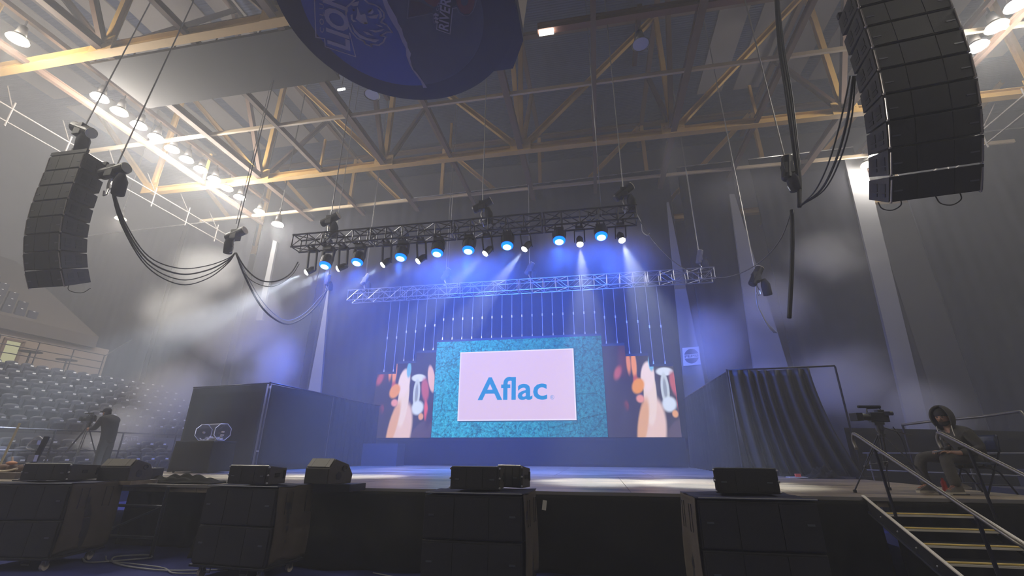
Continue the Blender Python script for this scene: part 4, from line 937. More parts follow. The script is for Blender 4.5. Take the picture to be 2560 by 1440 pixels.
def head(parent, c, yaw, pitch, s=1., hat=None, beard=True):
    """face parts on the head: skull, nose, brow, eyes, ears, mouth, beard"""
    M = Matrix.Translation(c) @ Matrix.Rotation(yaw, 4, 'Z') @ Matrix.Rotation(pitch, 4, 'Y') @ Matrix.Scale(s, 4)
    mb = MB(); mb.sph((0, 0, 0), 1, 20, 14, M @ Matrix.Diagonal((.098, .078, .118, 1))); mb.sph((.02, 0, -.055), 1, 16, 10, M @ Matrix.Diagonal((.075, .058, .068, 1)))
    mb.add([(.088, -.008, .03), (.088, .008, .03), (.122, -.007, -.018), (.122, .007, -.018), (.09, -.018, -.03), (.09, .018, -.03)], [(0, 1, 3, 2), (2, 3, 5, 4), (0, 2, 4), (1, 5, 3), (0, 4, 5, 1)], M)
    mb.sph((.082, 0, .034), 1, 12, 6, M @ Matrix.Translation((0, 0, 0)) @ Matrix.Diagonal((.2, .35, .12, 1)) @ Matrix.Diagonal((.1, .1, .1, 1)))
    for i in (-1, 1): mb.sph((0, 0, 0), 1, 8, 6, M @ Matrix.Translation((-.005, i*.08, -.005)) @ Matrix.Diagonal((.018, .008, .03, 1)))
    o = mb.build('face', SKIN, parent, smooth=True)
    mb = MB()
    for i in (-1, 1): mb.sph((0, 0, 0), 1, 8, 6, M @ Matrix.Translation((.086, i*.03, .012)) @ Matrix.Diagonal((.012, .013, .008, 1)))
    mb.build('eye', mat('eye_dark', (.03, .025, .02), .3), parent)
    mb = MB()
    for i in (-1, 1): mb.beam(M @ Vector((.092, i*.016, .03)), M @ Vector((.085, i*.045, .028)), .008, .007)
    mb.build('eyebrow', BEARD, parent)
    MB().beam(M @ Vector((.097, -.02, -.055)), M @ Vector((.097, .02, -.055)), .008, .006).build('mouth', mat('lips', (.2, .08, .06), .6), parent)
    if beard:
        MB().sph((0, 0, 0), 1, 16, 10, M @ Matrix.Translation((.018, 0, -.082)) @ Matrix.Diagonal((.083, .066, .052, 1))).build('beard', BEARD, parent, smooth=True)
        MB().beam(M @ Vector((.103, -.024, -.042)), M @ Vector((.103, .024, -.042)), .01, .01).build('moustache', BEARD, parent)
    return M
def shoe(mb_u, mb_s, c, d, s=1.):
    c, d = Vector(c), Vector(d).normalized(); a = math.atan2(d.y, d.x); M = Matrix.Translation(c) @ Matrix.Rotation(a, 4, 'Z') @ Matrix.Scale(s, 4)
    mb_s.prism([(-.09, -.035), (0, -.042), (.1, -.05), (.17, -.04), (.195, 0), (.17, .04), (.1, .048), (0, .038), (-.09, .033), (-.1, 0)], 0, .028, M)
    mb_u.add([(-.09, -.032, .028), (.05, -.042, .028), (.17, -.036, .028), (.185, 0, .028), (.17, .036, .028), (.05, .04, .028), (-.09, .03, .028), (-.08, -.026, .11), (.03, -.03, .105), (.14, -.022, .055), (.155, 0, .05), (.14, .022, .055), (.03, .03, .105), (-.08, .026, .11)],
             [(0, 1, 8, 7), (1, 2, 9, 8), (2, 3, 10, 9), (3, 4, 11, 10), (4, 5, 12, 11), (5, 6, 13, 12), (6, 0, 7, 13), (7, 8, 9, 10, 11, 12, 13)], M)
# seated person
sp = thing('person', 'person in dark hooded sweatshirt sitting on the folding chair at right', 'person', (5.42, 8.3, ST))
J = [(.12, 0, .50, .12), (.11, 0, .62, .13), (.05, -.01, .76, .135), (-.02, -.01, .86, .10), (-.07, -.02, .94, .05), (-.10, -.04, 1.03, .07),
     (.12, -.10, .49, .09), (-.36, -.22, .50, .06), (-.36, -.24, .30, .05), (-.36, -.24, .10, .035),
     (.12, .10, .49, .09), (-.50, .08, .50, .06), (-.54, .10, .30, .05), (-.52, .08, .10, .035),
     (.03, -.19, .83, .06), (.10, -.27, .62, .045), (-.20, -.27, .555, .035), (-.28, -.25, .57, .025),
     (.0, .17, .83, .06), (.04, .26, .62, .045), (-.22, .02, .56, .035), (-.31, -.10, .575, .025)]
E_ = [(0, 1), (1, 2), (2, 3), (3, 4), (4, 5), (0, 6), (6, 7), (7, 8), (8, 9), (0, 10), (10, 11), (11, 12), (12, 13), (3, 14), (14, 15), (15, 16), (16, 17), (3, 18), (18, 19), (19, 20), (20, 21)]
h1 = hand(sp, J[17][:3], (-.9, .25, .1), (0, 0, 1), 1.05, .6); h2 = hand(sp, J[21][:3], (-.9, -.3, .1), (0, 0, 1), 1.05, .7)
join_body('body', sp, J, E_, [(17, h1), (21, h2)], SKIN)
skin('hooded_sweatshirt', [(.13, 0, .50, .155), (.12, 0, .62, .17), (.06, -.01, .76, .17), (-.01, -.01, .88, .125), (-.04, -.02, .94, .09), (.03, -.20, .85, .085), (.11, -.285, .62, .068), (-.19, -.275, .56, .05), (.0, .18, .85, .085), (.05, .27, .62, .068), (-.21, .03, .565, .05)],
     [(0, 1), (1, 2), (2, 3), (3, 4), (3, 5), (5, 6), (6, 7), (3, 8), (8, 9), (9, 10)], HOOD, sp)
skin('trousers', [(.13, 0, .50, .15), (.08, -.11, .495, .115), (-.15, -.17, .51, .10), (-.37, -.22, .50, .085), (-.37, -.24, .30, .078), (-.35, -.24, .09, .075), (.06, .11, .495, .115), (-.2, .10, .51, .10), (-.51, .08, .50, .085), (-.55, .10, .30, .078), (-.53, .08, .09, .075)],
     [(0, 1), (1, 2), (2, 3), (3, 4), (4, 5), (0, 6), (6, 7), (7, 8), (8, 9), (9, 10)], TROU, sp)
hc = Vector((-.13, -.05, 1.085)); hy = math.atan2(-.62, -.8)
M = head(sp, hc, hy, R(14), 1.0)
# hood: shell open towards the face
def hoodfn(u, v):
    a = (u-.5)*2*R(122); e = -1.15+v*2.5; ce = math.cos(e)
    rx, ry, rz = .155, .135, .165
    bx, by, bz = -math.cos(a)*ce, math.sin(a)*max(ce, .25), math.sin(e)
    drop = .05*max(0, -bz)
    return M @ Vector((bx*rx+.005, by*ry, bz*rz+.005-drop))
MB().grid(lambda u, v: hoodfn(u, v), 26, 18).build('hood', HOOD, sp, smooth=True, solid=.022)
MB().sph((0, 0, 0), 1, 18, 10, M @ Matrix.Translation((-.01, 0, .045)) @ Matrix.Diagonal((.105, .088, .085, 1))).build('knit_cap', mat('cap_dark', (.02, .018, .016), .95), sp, smooth=True)
mb = MB()
for i, ln in ((-1, .2), (1, .15)): 
    b = M @ Vector((.07, i*.09, -.12)); mb.tube([b, b+Vector((-.01, -.01, -ln*.5)), b+Vector((.0, -.005, -ln))], .006)
mb.build('drawstring', mat('cord_pale', (.7, .66, .58), .7), sp)
u_, s_ = MB(), MB()
shoe(u_, s_, (-.36, -.24, 0), (-1, -.35, 0), 1.05); shoe(u_, s_, (-.53, .06, 0), (-1, -.15, 0), 1.05)
so = u_.build('shoes', SHOE, sp); s_.build('soles', SOLE, so)
for c, d in (((-.36, -.24), (-1, -.35)), ((-.53, .06), (-1, -.15))):
    mb = MB()
    for k in range(4):
        dd = Vector((*d, 0)).normalized(); q = Vector((*c, .108-.014*k))+dd*(.05+.03*k); sd = Vector((-dd.y, dd.x, 0))*.028; mb.tube([q-sd, q+Vector((0, 0, .006)), q+sd], .005, 4)
    mb.build('laces', mat('orange_lace', (.5, .18, .08), .7), so)
ph = MB().box((0, 0, 0), (.15, .075, .010)).build('phone', mat('phone_grey', (.25, .27, .3), .2, .3), bevel=.002); ph.location = (5.42-.42, 8.3-.21, ST+.585); ph.rotation_euler = (0, R(-12), R(15)); tag(ph, 'slim phone held by the seated hooded person', 'phone')
# folding chair
FC = mat('chair_blue_grey', (.035, .045, .075), .45, var=.2); CF = mat('chair_frame', (.02, .022, .03), .35, .6)
ch = thing('folding_chair', 'dark blue grey padded folding chair under the seated hooded person', 'chair', (5.52, 8.3, ST), R(22))
MB().box((0, 0, .415), (.42, .44, .05)).build('seat', FC, ch, bevel=.02)
MB().grid(lambda u, v: (.27+.05*math.cos((u-.5)*2.6)+.04*v, -.22+.44*u, .58+.24*v), 12, 6).build('backrest', FC, ch, smooth=True, solid=.035)
for y in (-.215, .215):
    MB().tube([(.33, y, .80), (.27, y, .58), (-.2, y, .02), (-.23, y, 0)], .013).build('leg', CF, ch); MB().tube([(-.12, y, .40), (.14, y, .30), (.34, y, .0)], .013).build('leg', CF, ch)
mb = MB()
for x, z in ((-.10, .14), (.25, .12), (.22, .52)): mb.tube([(x, -.215, z), (x, .215, z)], .009)
mb.build('stretcher', CF, ch)
for nm, dx, lab in (('standing', 0, ''),):
    pass
# bottle on stage edge
bt = thing('drink_bottle', 'red bottle standing at the stage edge beside the folding chair', 'bottle', at(2366, 1232, Z=ST)); c = bt.location
MB().cyl((0, 0, 0), (0, 0, .15), .033, .033, 16).cyl((0, 0, .15), (0, 0, .18), .033, .014, 16).build('bottle', mat('red_bottle', (.6, .05, .03), .25), bt)
MB().cyl((0, 0, .18), (0, 0, .205), .016, .016, 12).build('cap', mat('red_cap', (.45, .03, .02), .4), bt)
u_, s_ = MB(), MB(); c = at(2395, 1222, Z=ST); shoe(u_, s_, c, (1, -.1, 0)); o = thing('spare_shoe', 'dark sneaker lying beside the red bottle on the stage', 'shoe', c); u_.build('upper', SHOE, o, True); s_.build('sole', mat('dull_sole', (.25, .23, .2), .7), o, True)
c = at(1998, 1194, Z=ST); o = thing('paper_plate', 'white papers on the stage floor with a small red item, right of centre', 'paper', c)
MB().box((0, 0, .008), (.5, .28, .012)).build('paper', WHITE, o); MB().box((-.02, 0, .05), (.12, .06, .07)).build('red_box', mat('red_box', (.6, .08, .05), .5), o)

# standing camera operator at left
op = thing('person', 'person in black clothes and cap bent over the left video camera', 'person', (-13.72, 11.05, ST))
DK = mat('dark_clothes', (.012, .012, .016), .95, var=.2, bump=.3)
J = [(.02, 0, .95, .09), (-.0, 0, 1.08, .11), (-.06, 0, 1.25, .15), (-.13, 0, 1.40, .12), (-.22, 0, 1.49, .05), (-.28, 0, 1.56, .07),
     (.03, -.08, .82, .07), (.03, -.10, .48, .06), (.06, -.11, .09, .04), (.03, .08, .82, .07), (.0, .12, .48, .06), (.03, .13, .09, .04),
     (-.12, -.19, 1.40, .06), (-.20, -.25, 1.14, .045), (-.42, -.2, 1.14, .035), (-.49, -.17, 1.15, .025), (-.12, .19, 1.40, .06), (-.24, .25, 1.20, .045), (-.44, .14, 1.30, .035), (-.50, .11, 1.33, .025)]
E_ = [(0, 1), (1, 2), (2, 3), (3, 4), (4, 5), (0, 6), (6, 7), (7, 8), (0, 9), (9, 10), (10, 11), (3, 12), (12, 13), (13, 14), (14, 15), (3, 16), (16, 17), (17, 18), (18, 19)]
join_body('body', op, J, E_, [(15, hand(op, J[15][:3], (-1, .1, .0), (0, -1, .3), 1.05, .9)), (19, hand(op, J[19][:3], (-1, -.2, .1), (0, 1, .3), 1.05, .9))], SKIN)
skin('jacket', [(.03, 0, .72, .175), (.03, 0, .86, .185), (.01, 0, 1.08, .19), (-.04, 0, 1.27, .205), (-.10, 0, 1.42, .165), (-.17, 0, 1.49, .10), (-.12, -.21, 1.40, .09), (-.20, -.27, 1.14, .07), (-.42, -.21, 1.14, .05), (-.12, .21, 1.40, .09), (-.24, .27, 1.20, .07), (-.43, .15, 1.30, .05)],
     [(0, 1), (1, 2), (2, 3), (3, 4), (4, 5), (4, 6), (6, 7), (7, 8), (4, 9), (9, 10), (10, 11)], DK, op)
skin('trousers', [(.03, 0, .95, .14), (.03, -.085, .74, .12), (.04, -.11, .46, .095), (.06, -.11, .07, .085), (.03, .085, .74, .12), (.01, .12, .46, .095), (.03, .13, .07, .085), (.03, 0, .86, .145)], [(0, 7), (7, 1), (1, 2), (2, 3), (7, 4), (4, 5), (5, 6)], DK, op)
M = head(op, Vector((-.29, 0, 1.60)), math.pi, R(12), 1.0)
MB().sph((0, 0, 0), 1, 20, 12, M @ Matrix.Translation((-.012, 0, .045)) @ Matrix.Diagonal((.112, .095, .095, 1))).box((.11, 0, .055), (.10, .13, .014), M).build('cap', DK, op, smooth=True)
MB().sph((0, 0, 0), 1, 16, 10, M @ Matrix.Translation((-.04, 0, -.03)) @ Matrix.Diagonal((.085, .085, .09, 1))).build('hair', BEARD, op, smooth=True)
u_, s_ = MB(), MB(); shoe(u_, s_, (.06, -.11, 0), (-1, -.1, 0)); shoe(u_, s_, (.03, .13, 0), (-1, .1, 0)); so = u_.build('shoes', DK, op); s_.build('soles', RUBBER, so)

# ================================================================== RAFFLE DRUM AND TABLE
tb = thing('draped_table', 'tall table boxed in by black cloth on the stage, under the clear raffle drum', 'table', (-10.85, 11.5, ST))
def cl(u, v):
    a = u*4; k = int(min(a, 3.999)); f = a-k; W_, D_ = .60, .40; c = [(-W_, -D_), (W_, -D_), (W_, D_), (-W_, D_), (-W_, -D_)]
    x, y = c[k][0]+(c[k+1][0]-c[k][0])*f, c[k][1]+(c[k+1][1]-c[k][1])*f; q = 1+.05*(1-v)+.015*math.sin(34*u)*(1-v)
    return (x*q, y*q, .03+.77*v+.012*math.sin(17*u)*(1-v))
MB().grid(cl, 96, 12).build('cloth', DRAPE, tb, smooth=True, solid=.006)
MB().box((0, 0, .81), (1.22, .82, .03)).build('tabletop', BLACK, tb, bevel=.004)
for i in (-1, 1):
    w_, f_ = MB(), MB(); w_.cyl((i*.55-.015, -.3, .03), (i*.55+.015, -.3, .03), .03, n=12); w_.build('wheel', RUBBER, tb)
rd = thing('raffle_drum', 'clear octagonal raffle drum holding white slips on the black table', 'raffle drum', (-10.72, 11.5, ST+.825))
oc = [(.235*math.cos(R(22.5+45*k)), .235+.235*math.sin(R(22.5+45*k))) for k in range(8)]
ACR = bpy.data.materials.new('clear_acrylic'); ACR.use_nodes = True
nt = ACR.node_tree; nt.nodes.clear(); o_ = nt.nodes.new('ShaderNodeOutputMaterial'); mx = nt.nodes.new('ShaderNodeMixShader'); tr_ = nt.nodes.new('ShaderNodeBsdfTransparent'); gl = nt.nodes.new('ShaderNodeBsdfGlossy')
gl.inputs['Roughness'].default_value = .1; mx.inputs[0].default_value = .12; nt.links.new(tr_.outputs[0], mx.inputs[1]); nt.links.new(gl.outputs[0], mx.inputs[2]); nt.links.new(mx.outputs[0], o_.inputs[0])
MX = Matrix.Rotation(R(-20), 4, 'Z')
vs = [MX @ Vector((x, y0, z)) for x in (-.5, .5) for y0, z in oc]
MB().add(vs, [tuple(range(7, -1, -1)), tuple(range(8, 16))]+[(i, (i+1) % 8, 8+(i+1) % 8, 8+i) for i in range(8)]).build('drum', ACR, rd)
mb = MB()
for x in (-.5, .5): mb.tube([MX @ Vector((x, a, b)) for a, b in oc], .010, 5, True)
for a, b in (oc[1], oc[2], oc[5], oc[6]): mb.tube([MX @ Vector((-.5, a, b)), MX @ Vector((.5, a, b))], .006, 5)
mb.build('edge_strip', mat('acrylic_edge', (.75, .74, .72), .3), rd)
mb = MB(); r2 = random.Random(3)
for k in range(60):
    c = MX @ Vector((r2.uniform(-.42, .42), r2.uniform(-.10, .10), .03+abs(r2.gauss(0, .035)))); a = r2.uniform(0, 3); M2 = Matrix.Translation(c) @ Matrix.Rotation(a, 4, 'Z') @ Matrix.Rotation(r2.uniform(-.7, .7), 4, 'X'); mb.box((0, 0, 0), (.09, .05, .006), M2)
tag(mb.build('paper_slip', mat('slip_white', (.85, .8, .68), .7), rd), kind='stuff')
MB().cyl(MX @ Vector((-.52, 0, .235)), MX @ Vector((-.46, 0, .235)), .03, n=14).cyl(MX @ Vector((.46, 0, .235)), MX @ Vector((.56, 0, .235)), .022, n=12).build('axle_cap', mat('axle', (.6, .5, .4), .3, .6), rd)

# ================================================================== SIDE DRAPES ROUND THE STAGE
PX = -10.08
curtain('masking_drape', 'flat black masking drape behind the draped table, left of the corner pole', -12.85, PX-.08, 12.6, ST+2.47, ST+2.55, ST, 3, .03, DRAPE)
curtain('masking_drape', 'black masking drape running back from the corner pole beside the stage', 12.7, 16.2, PX, ST+2.55, ST+2.6, ST, 2.2, .04, DRAPE, axis='y')
curtain('masking_drape', 'pleated black drape between the left masking and the left screen', 16.3, 20.3, PX-.02, ST+2.6, ST+2.6, ST, 11, .07, DRAPE, axis='y')
o = MB().box((-9.2, 19.3, ST+.45), (1.6, .8, .9)).build('road_case', mat('case_dark', (.02, .024, .03), .6), loc=(-9.2, 19.3, ST)); tag(o, 'plain dark case at the back of the stage left of the screens', 'case')
t = thing('corner_pole', 'steel pole at the corner of the left masking drapes with pale tape marks', 'pole', (PX, 12.62, ST))
MB().cyl((0, 0, 0), (0, 0, 2.62), .03, n=12).build('pole', BTRUSS, t); MB().box((0, 0, .012), (.5, .5, .02)).build('base_plate', BTRUSS, t); MB().cyl((0, 0, 2.42), (0, 0, 2.5), .04, n=12).cyl((0, 0, .55), (0, 0, .58), .036, n=12).build('collar', STEEL, t)
for x0, x1, y, a, b, ax, lab in ((-12.85, PX, 12.6, ST+2.5, ST+2.58, 'x', 'top pipe of the drape behind the draped table'), (12.6, 20.3, PX, ST+2.6, ST+2.62, 'y', 'top pipe of the drapes running back at the left'), (3.72, 6.5, 13.5, ST+2.75, ST+2.8, 'x', 'top pipe of the pleated drape right of the stage'), (13.5, 20.3, 3.72, ST+2.72, ST+2.72, 'y', 'top pipe of the drapes running back at the right')):
    pts = [(x0, y, a), (x1, y, b)] if ax == 'x' else [(y, x0, a), (y, x1, b)]
    loose(lab, pts, .024, BTRUSS, 'drape_pipe', 'pipe')
curtain('masking_drape', 'black pleated drape running back at the right of the screens', 13.6, 20.3, 3.72, ST+2.7, ST+2.7, ST, 13, .07, DRAPE, axis='y')
def gath(u, v):   # swept fabric, gathered towards the foot at the right
    x = 3.75+2.05*u; s_ = (1-v); a = .10*math.sin(16*6.28*u/2)*(.5+.5*s_)
    return (x+.55*s_**2*(.3+.7*u)+.05*math.sin(9*u), 13.45+a-.25*s_*u, ST+.02+(2.74-.04*math.sin(3.14*u))*v)
o = MB().grid(gath, 130, 14).build('masking_drape', mat('satin_drape', (.025, .024, .018), .55, var=.2, spec=.4), smooth=True, solid=.01, loc=(3.75, 13.45, ST)); tag(o, 'shiny gathered black drape sweeping to the floor at the right of the stage', 'curtain')
o = curtain('masking_drape', 'low dark cloth wall right of the gathered drape behind the right tripod', 6.5, 13.5, 13.8, ST+1.2, ST+1.0, 0, 6, .04, DRAPE)
for x, y, l in ((3.72, 13.5, 'pole at the near corner of the right drapes'), (6.5, 13.5, 'pole at the outer end of the right drape pipe')):
    t = thing('drape_pole', l, 'pole', (x, y, ST)); MB().cyl((0, 0, 0), (0, 0, 2.78), .025, n=10).build('pole', BTRUSS, t); MB().box((0, 0, .01), (.45, .45, .02)).build('base_plate', BTRUSS, t)
# heap of cloth and cables on the stage edge at left
def heap(u, v):
    x, y = u-.5, v-.5; e = max(0, 1-(2*abs(x))**3)*max(0, 1-(2*abs(y))**2)
    return (x*1.9, y*.6, .012+.11*e*(.55+.45*math.sin(13*x+3*math.sin(7*y))*math.cos(9*y+4*x))+.05*e*abs(math.sin(21*x+5*y)))
c = at(500, 1203, Z=ST); o = MB().grid(heap, 60, 24).build('cloth_heap', DRAPE, smooth=True, solid=.01, loc=(0, 0, 0)); o.location = (c.x, 7.72, ST); tag(o, 'crumpled black cloth heap on the stage edge above the pipe frame', 'cloth')
def crumple(u, v):
    x, y = u-.5, v-.5; e = max(0, 1-(2*abs(x))**2)*max(0, 1-(2*abs(y))**2); return (x*.7, y*.5, .01+.3*e*(.6+.4*math.sin(17*x)*math.cos(15*y)))
o = MB().grid(crumple, 24, 18).build('cable_pile', DRAPE, smooth=True, solid=.01); o.location = at(2075, 1197, Z=ST)+Vector((0, .3, 0)); tag(o, 'dark crumpled pile at the foot of the gathered right drape', 'pile')
# floor cables between the first two stacks
for k, (pts, r, l) in enumerate([([(-8.1, 6.7, .02), (-7.7, 6.5, .02), (-7.3, 6.75, .02), (-7.1, 6.95, .02), (-7.3, 7.05, .03), (-7.6, 6.8, .04), (-7.2, 6.5, .02), (-6.2, 6.3, .02), (-5.3, 6.5, .02)], .012, 'grey cable coiled on the blue floor left of the second stack'),
                                ([(-7.9, 6.9, .02), (-7.5, 6.62, .02), (-6.9, 6.5, .03), (-6.3, 6.42, .02), (-5.9, 6.2, .02), (-5.5, 6.25, .02)], .010, 'second grey cable crossing the blue floor to the second stack'),
                                ([(-3.2, 6.75, .02), (-2.8, 6.6, .02), (-2.4, 6.5, .02), (-2.3, 6.8, .25), (-2.25, 6.6, .02), (-1.9, 6.55, .02)], .009, 'thin pale cable on the floor left of the third stack')]):
    loose(l, smooth_path(pts), r, GCABLE)
# bright tape tag on skirt
o = MB().box((0, 0, 0), (.06, .01, .13)).build('tag', mat('cream_tag', (.7, .66, .55), .6)); o.location = at(1361, 1263, Y=7.16); o.rotation_euler = (0, R(8), 0); tag(o, 'small cream tag pinned to the black skirt right of the third stack', 'tag')
# things at the left edge of the stage: pipe with clamp, open case with props
t = thing('leaning_stand', 'black metal stand leaning at the left stage edge with pale clamps', 'stand', (-10.9, 7.55, ST))
P0, P1 = Vector((-.12, 0, .0)), at(118, 1092, Y=7.75)-Vector((-10.9, 7.55, ST))
MB().beam(P0, P1, .08, .05).build('bar', BTRUSS, t); MB().box((P1.x*.5, .0, P1.z*.5), (.16, .06, .12)).box((P1.x*.86, .02, P1.z*.86), (.14, .06, .08)).build('clamp', STEEL, t)
MB().box((0, 0, .01), (.4, .3, .02)).build('foot_plate', BTRUSS, t)
MB().tube(smooth_path([P1*.9, P1*.95+Vector((-.25, 0, .05)), P1*.75+Vector((-.42, 0, .0)), P1*.7+Vector((-.2, 0, .0))]), .01, 5).build('cable_loop', MT['white_cable'], t)
t = thing('open_case', 'low open case with brown and orange props at the far left stage edge', 'case', (-12.45, 8.2, ST))
MB().box((0, 0, .06), (1.3, .6, .12)).box((0, .28, .16), (1.3, .04, .2)).build('tray', mat('case_brown', (.10, .07, .05), .8, var=.4, scale=9), t, bevel=.005)
mb = MB()
for k in range(5): mb.sph((-.5+.25*k, .02*k, .18), .11+.015*(k % 2), 12, 8, sc=(1.1, .9, .8))
mb.build('props', mat('prop_brown', (.16, .09, .05), .8, var=.6, scale=6), t, smooth=True)
MB().sph((.05, -.05, .30), .08, 12, 8, sc=(1.5, 1, .5)).build('orange_prop', mat('prop_orange', (.55, .22, .08), .6), t)
MB().cyl((.0, 0, .3), (-.06, 0, .42), .018, n=8).tube(smooth_path([(-.55, -.28, .12), (-.2, -.3, .17), (.3, -.3, .15), (.6, -.28, .2)]), .02).build('pale_strip', mat('prop_cream', (.65, .55, .40), .6), t)
o = MB().cyl((0, 0, 0), (.14, 0, 1.05), .022, n=10).build('wooden_pole', mat('pale_wood', (.55, .48, .28), .6)); o.location = (at(-8, 1180, Y=8.6).x, 8.6, ST+.1); tag(o, 'pale leaning pole at the far left edge of the picture', 'pole')
t = thing('small_box_speaker', 'small dark box with cables on the stage edge right of the left stage monitor', 'speaker box', (-8.35, 7.72, ST))
MB().box((0, 0, .13), (.3, .25, .24)).build('cabinet', CABINET, t, bevel=.01); MB().beam((-.15, -.13, .25), (.14, -.13, .27), .015, .015).build('edge_strip', STEEL, t); MB().tube(smooth_path([(-.15, -.1, .02), (-.35, -.15, .1), (-.3, -.1, .16), (-.45, -.1, .02)]), .016).build('cable_coil', CABLE, t)

# ================================================================== STANDS AND SEATS
SEATM = mat('seat_blue', (.007, .009, .026), .6, var=.2, scale=20); PLT = mat('seat_plate', (.9, .9, .9), .4)
CONC = mat('stand_concrete', (.045, .042, .05), .9, var=.2)
def seat_proto():
    t = thing('stadium_seat', 'x', 'seat', (0, 0, 0))   # faces +x
    MB().grid(lambda u, v: (-.10-.06*v+.05*math.cos((u-.5)*2.4), -.22+.44*u, .30+.42*v-.05*abs(2*u-1)**3*v), 8, 6).build('backrest', SEATM, t, smooth=True, solid=.03)
    MB().grid(lambda u, v: (.02+.07*v, -.21+.42*u, .25+.30*v), 4, 4).build('seat_pan', SEATM, t, smooth=True, solid=.035)
    MB().box((.0, 0, .13), (.05, .06, .26)).box((.0, 0, .30), (.03, .46, .03)).build('support', BTRUSS, t)
    MB().box((.135, 0, .60), (.014, .11, .05)).build('number_plate', PLT, t)
    return t
sproto = seat_proto(); first = True; n_seat = 0
def seats(x, z, ys, rz, label, group):
    global first, n_seat
    for y in ys:
        if first: sproto.location = (x, y, z); sproto.rotation_euler = (0, 0, rz); o = sproto; first = False
        else: o = copy_tree(sproto, loc=(x, y, z), rz=rz)
        o['label'] = label+', %s from its near end' % ORD[list(ys).index(y)]; o['group'] = group; n_seat += 1
RW = ['lowest', 'second', 'third', 'fourth', 'fifth', 'sixth', 'seventh']
# left lower stand: seven stepped rows rising to the left, along the side of the hall
sx, sz, rise, run_ = -18.9, 2.02, .40, .82
mb = MB()
for k in range(8): mb.box((sx-.12-run_*k, 17.2, (sz+rise*k)/2), (run_, 24, sz+rise*k))
struct(mb.build('floor_stand_left', CONC)); 
for k in range(7): seats(sx-run_*k+.05, sz+rise*k, [9.4+.56*i+(.2*(k % 2)) for i in range(22+(k < 3)*2)], 0, 'blue seat in the %s row of the left stand' % RW[k], 'seats in the %s row of the left stand' % RW[k])
# front wall with section mark
FWL = mat('stand_wall', (.13, .12, .12), .8, var=.15)
struct(MB().box((sx+.36, 17.2, 1.08), (.12, 24, 2.16)).build('wall_stand', FWL))
t = thing('section_sign', 'pale section mark A-12 on the low wall of the left stand', 'sign', (sx+.44, 15.9, 2.0))
a, b, c, d = [at(*p, X=sx+.43) for p in ((306, 1088), (345, 1092), (342, 1109), (303, 1107))]
mb = MB().tube([a, b, c, d], .018, 4, True); mb.build('frame', mat('sign_paint', (.5, .48, .5), .6), t, True)
text_mesh('A-12', d.lerp(a, .28)+(c-d)*.14, c.lerp(b, .28)-(c-d)*.12, d.lerp(a, .78)+(c-d)*.14, (.004, 0, 0), MT['sign_paint'], 'lettering', t, bold=.02)
# floor level seats in front
mb = MB()
for k in range(3): mb.box((-16.5-.75*k, 14.4, (.75+.27*k)/2), (.75, 10.4, .75+.27*k))
struct(mb.build('floor_riser_left', CONC))
for k in range(3): seats(-16.45-.75*k, .75+.27*k, [9.8+.58*i for i in range(13)], 0, 'dark seat in the %s floor level row at left' % ('front', 'middle', 'back')[k], 'floor level seats, %s row, left' % ('front', 'middle', 'back')[k])
# rails before the left seats
t = thing('stand_railing', 'dark pipe railing running in front of the left seats behind the camera operator', 'railing', (-15.9, 14, .75))
mb = MB()
for z in (1.62, 2.2): mb.tube([(-15.9, 9, z), (-15.9, 19.6, z)], .022)
mb.build('rail', BTRUSS, t, True)
for i in range(6): MB().tube([(-15.9, 9.2+2.05*i, 0), (-15.9, 9.2+2.05*i, 2.2)], .025).build('post', BTRUSS, t, True)
# walkway level with railing, tan wall and lit doorway
WX = sx-run_*7.6
struct(MB().box((WX-3.2, 17.2, 2.62), (6, 24, 5.24)).build('floor_walkway', CONC))
TANW = mat('tan_wall', (.24, .18, .14), .85, var=.12)
struct(MB().box((WX-4.2, 14.0, 6.3), (.3, 20, 2.3)).build('wall_walkway', TANW))
d0 = thing('doorway', 'bright lit doorway in the tan walkway wall above the left stand', 'doorway', (WX-4.0, 13.9, 5.24))
p1, p2 = at(12, 862, X=WX-4.03), at(48, 866, X=WX-4.03)
MB().box((WX-4.03, (p1.y+p2.y)/2, 6.05), (.06, p2.y-p1.y, 1.62)).build('lit_opening', emis('door_light', (.72, .70, .40), .62), d0, True)
MB().box((WX-3.98, p1.y-.08, 6.05), (.1, .12, 1.75)).box((WX-3.98, p2.y+.08, 6.05), (.1, .12, 1.75)).box((WX-3.98, (p1.y+p2.y)/2, 6.93), (.1, p2.y-p1.y+.28, .12)).build('door_frame', TAN2, d0, True)
t = thing('walkway_railing', 'dark pipe railing with cross bars along the walkway above the left stand', 'railing', (WX+.1, 14, 5.24))
mb = MB()
for z in (5.6, 5.95, 6.3): mb.tube([(WX+.1, 8.5, z), (WX+.1, 18.8, z)], .022)
mb.build('rail', BTRUSS, t, True)
for i in range(8): MB().tube([(WX+.1, 8.6+1.45*i, 5.24), (WX+.1, 8.6+1.45*i, 6.3)], .025).build('post', BTRUSS, t, True)
MB().tube([(WX+.1, 18.8, 6.3), (WX-3.0, 22.5, 8.3)], .025).build('stair_rail', BTRUSS, t, True)
for k in range(4):
    x, y = WX-.8-.5*(k % 2), 12.4+1.9*k
    t = thing('walkway_table', 'dark round table on the walkway behind the railing, %s from the near end' % ORD[k], 'table', (x, y, 5.24))
    MB().cyl((0, 0, .72), (0, 0, .75), .42, n=20).build('tabletop', BLACK, t); MB().cyl((0, 0, 0), (0, 0, .72), .04, n=8).build('stem', BLACK, t); MB().cyl((0, 0, 0), (0, 0, .03), .25, n=14).build('foot', BLACK, t)
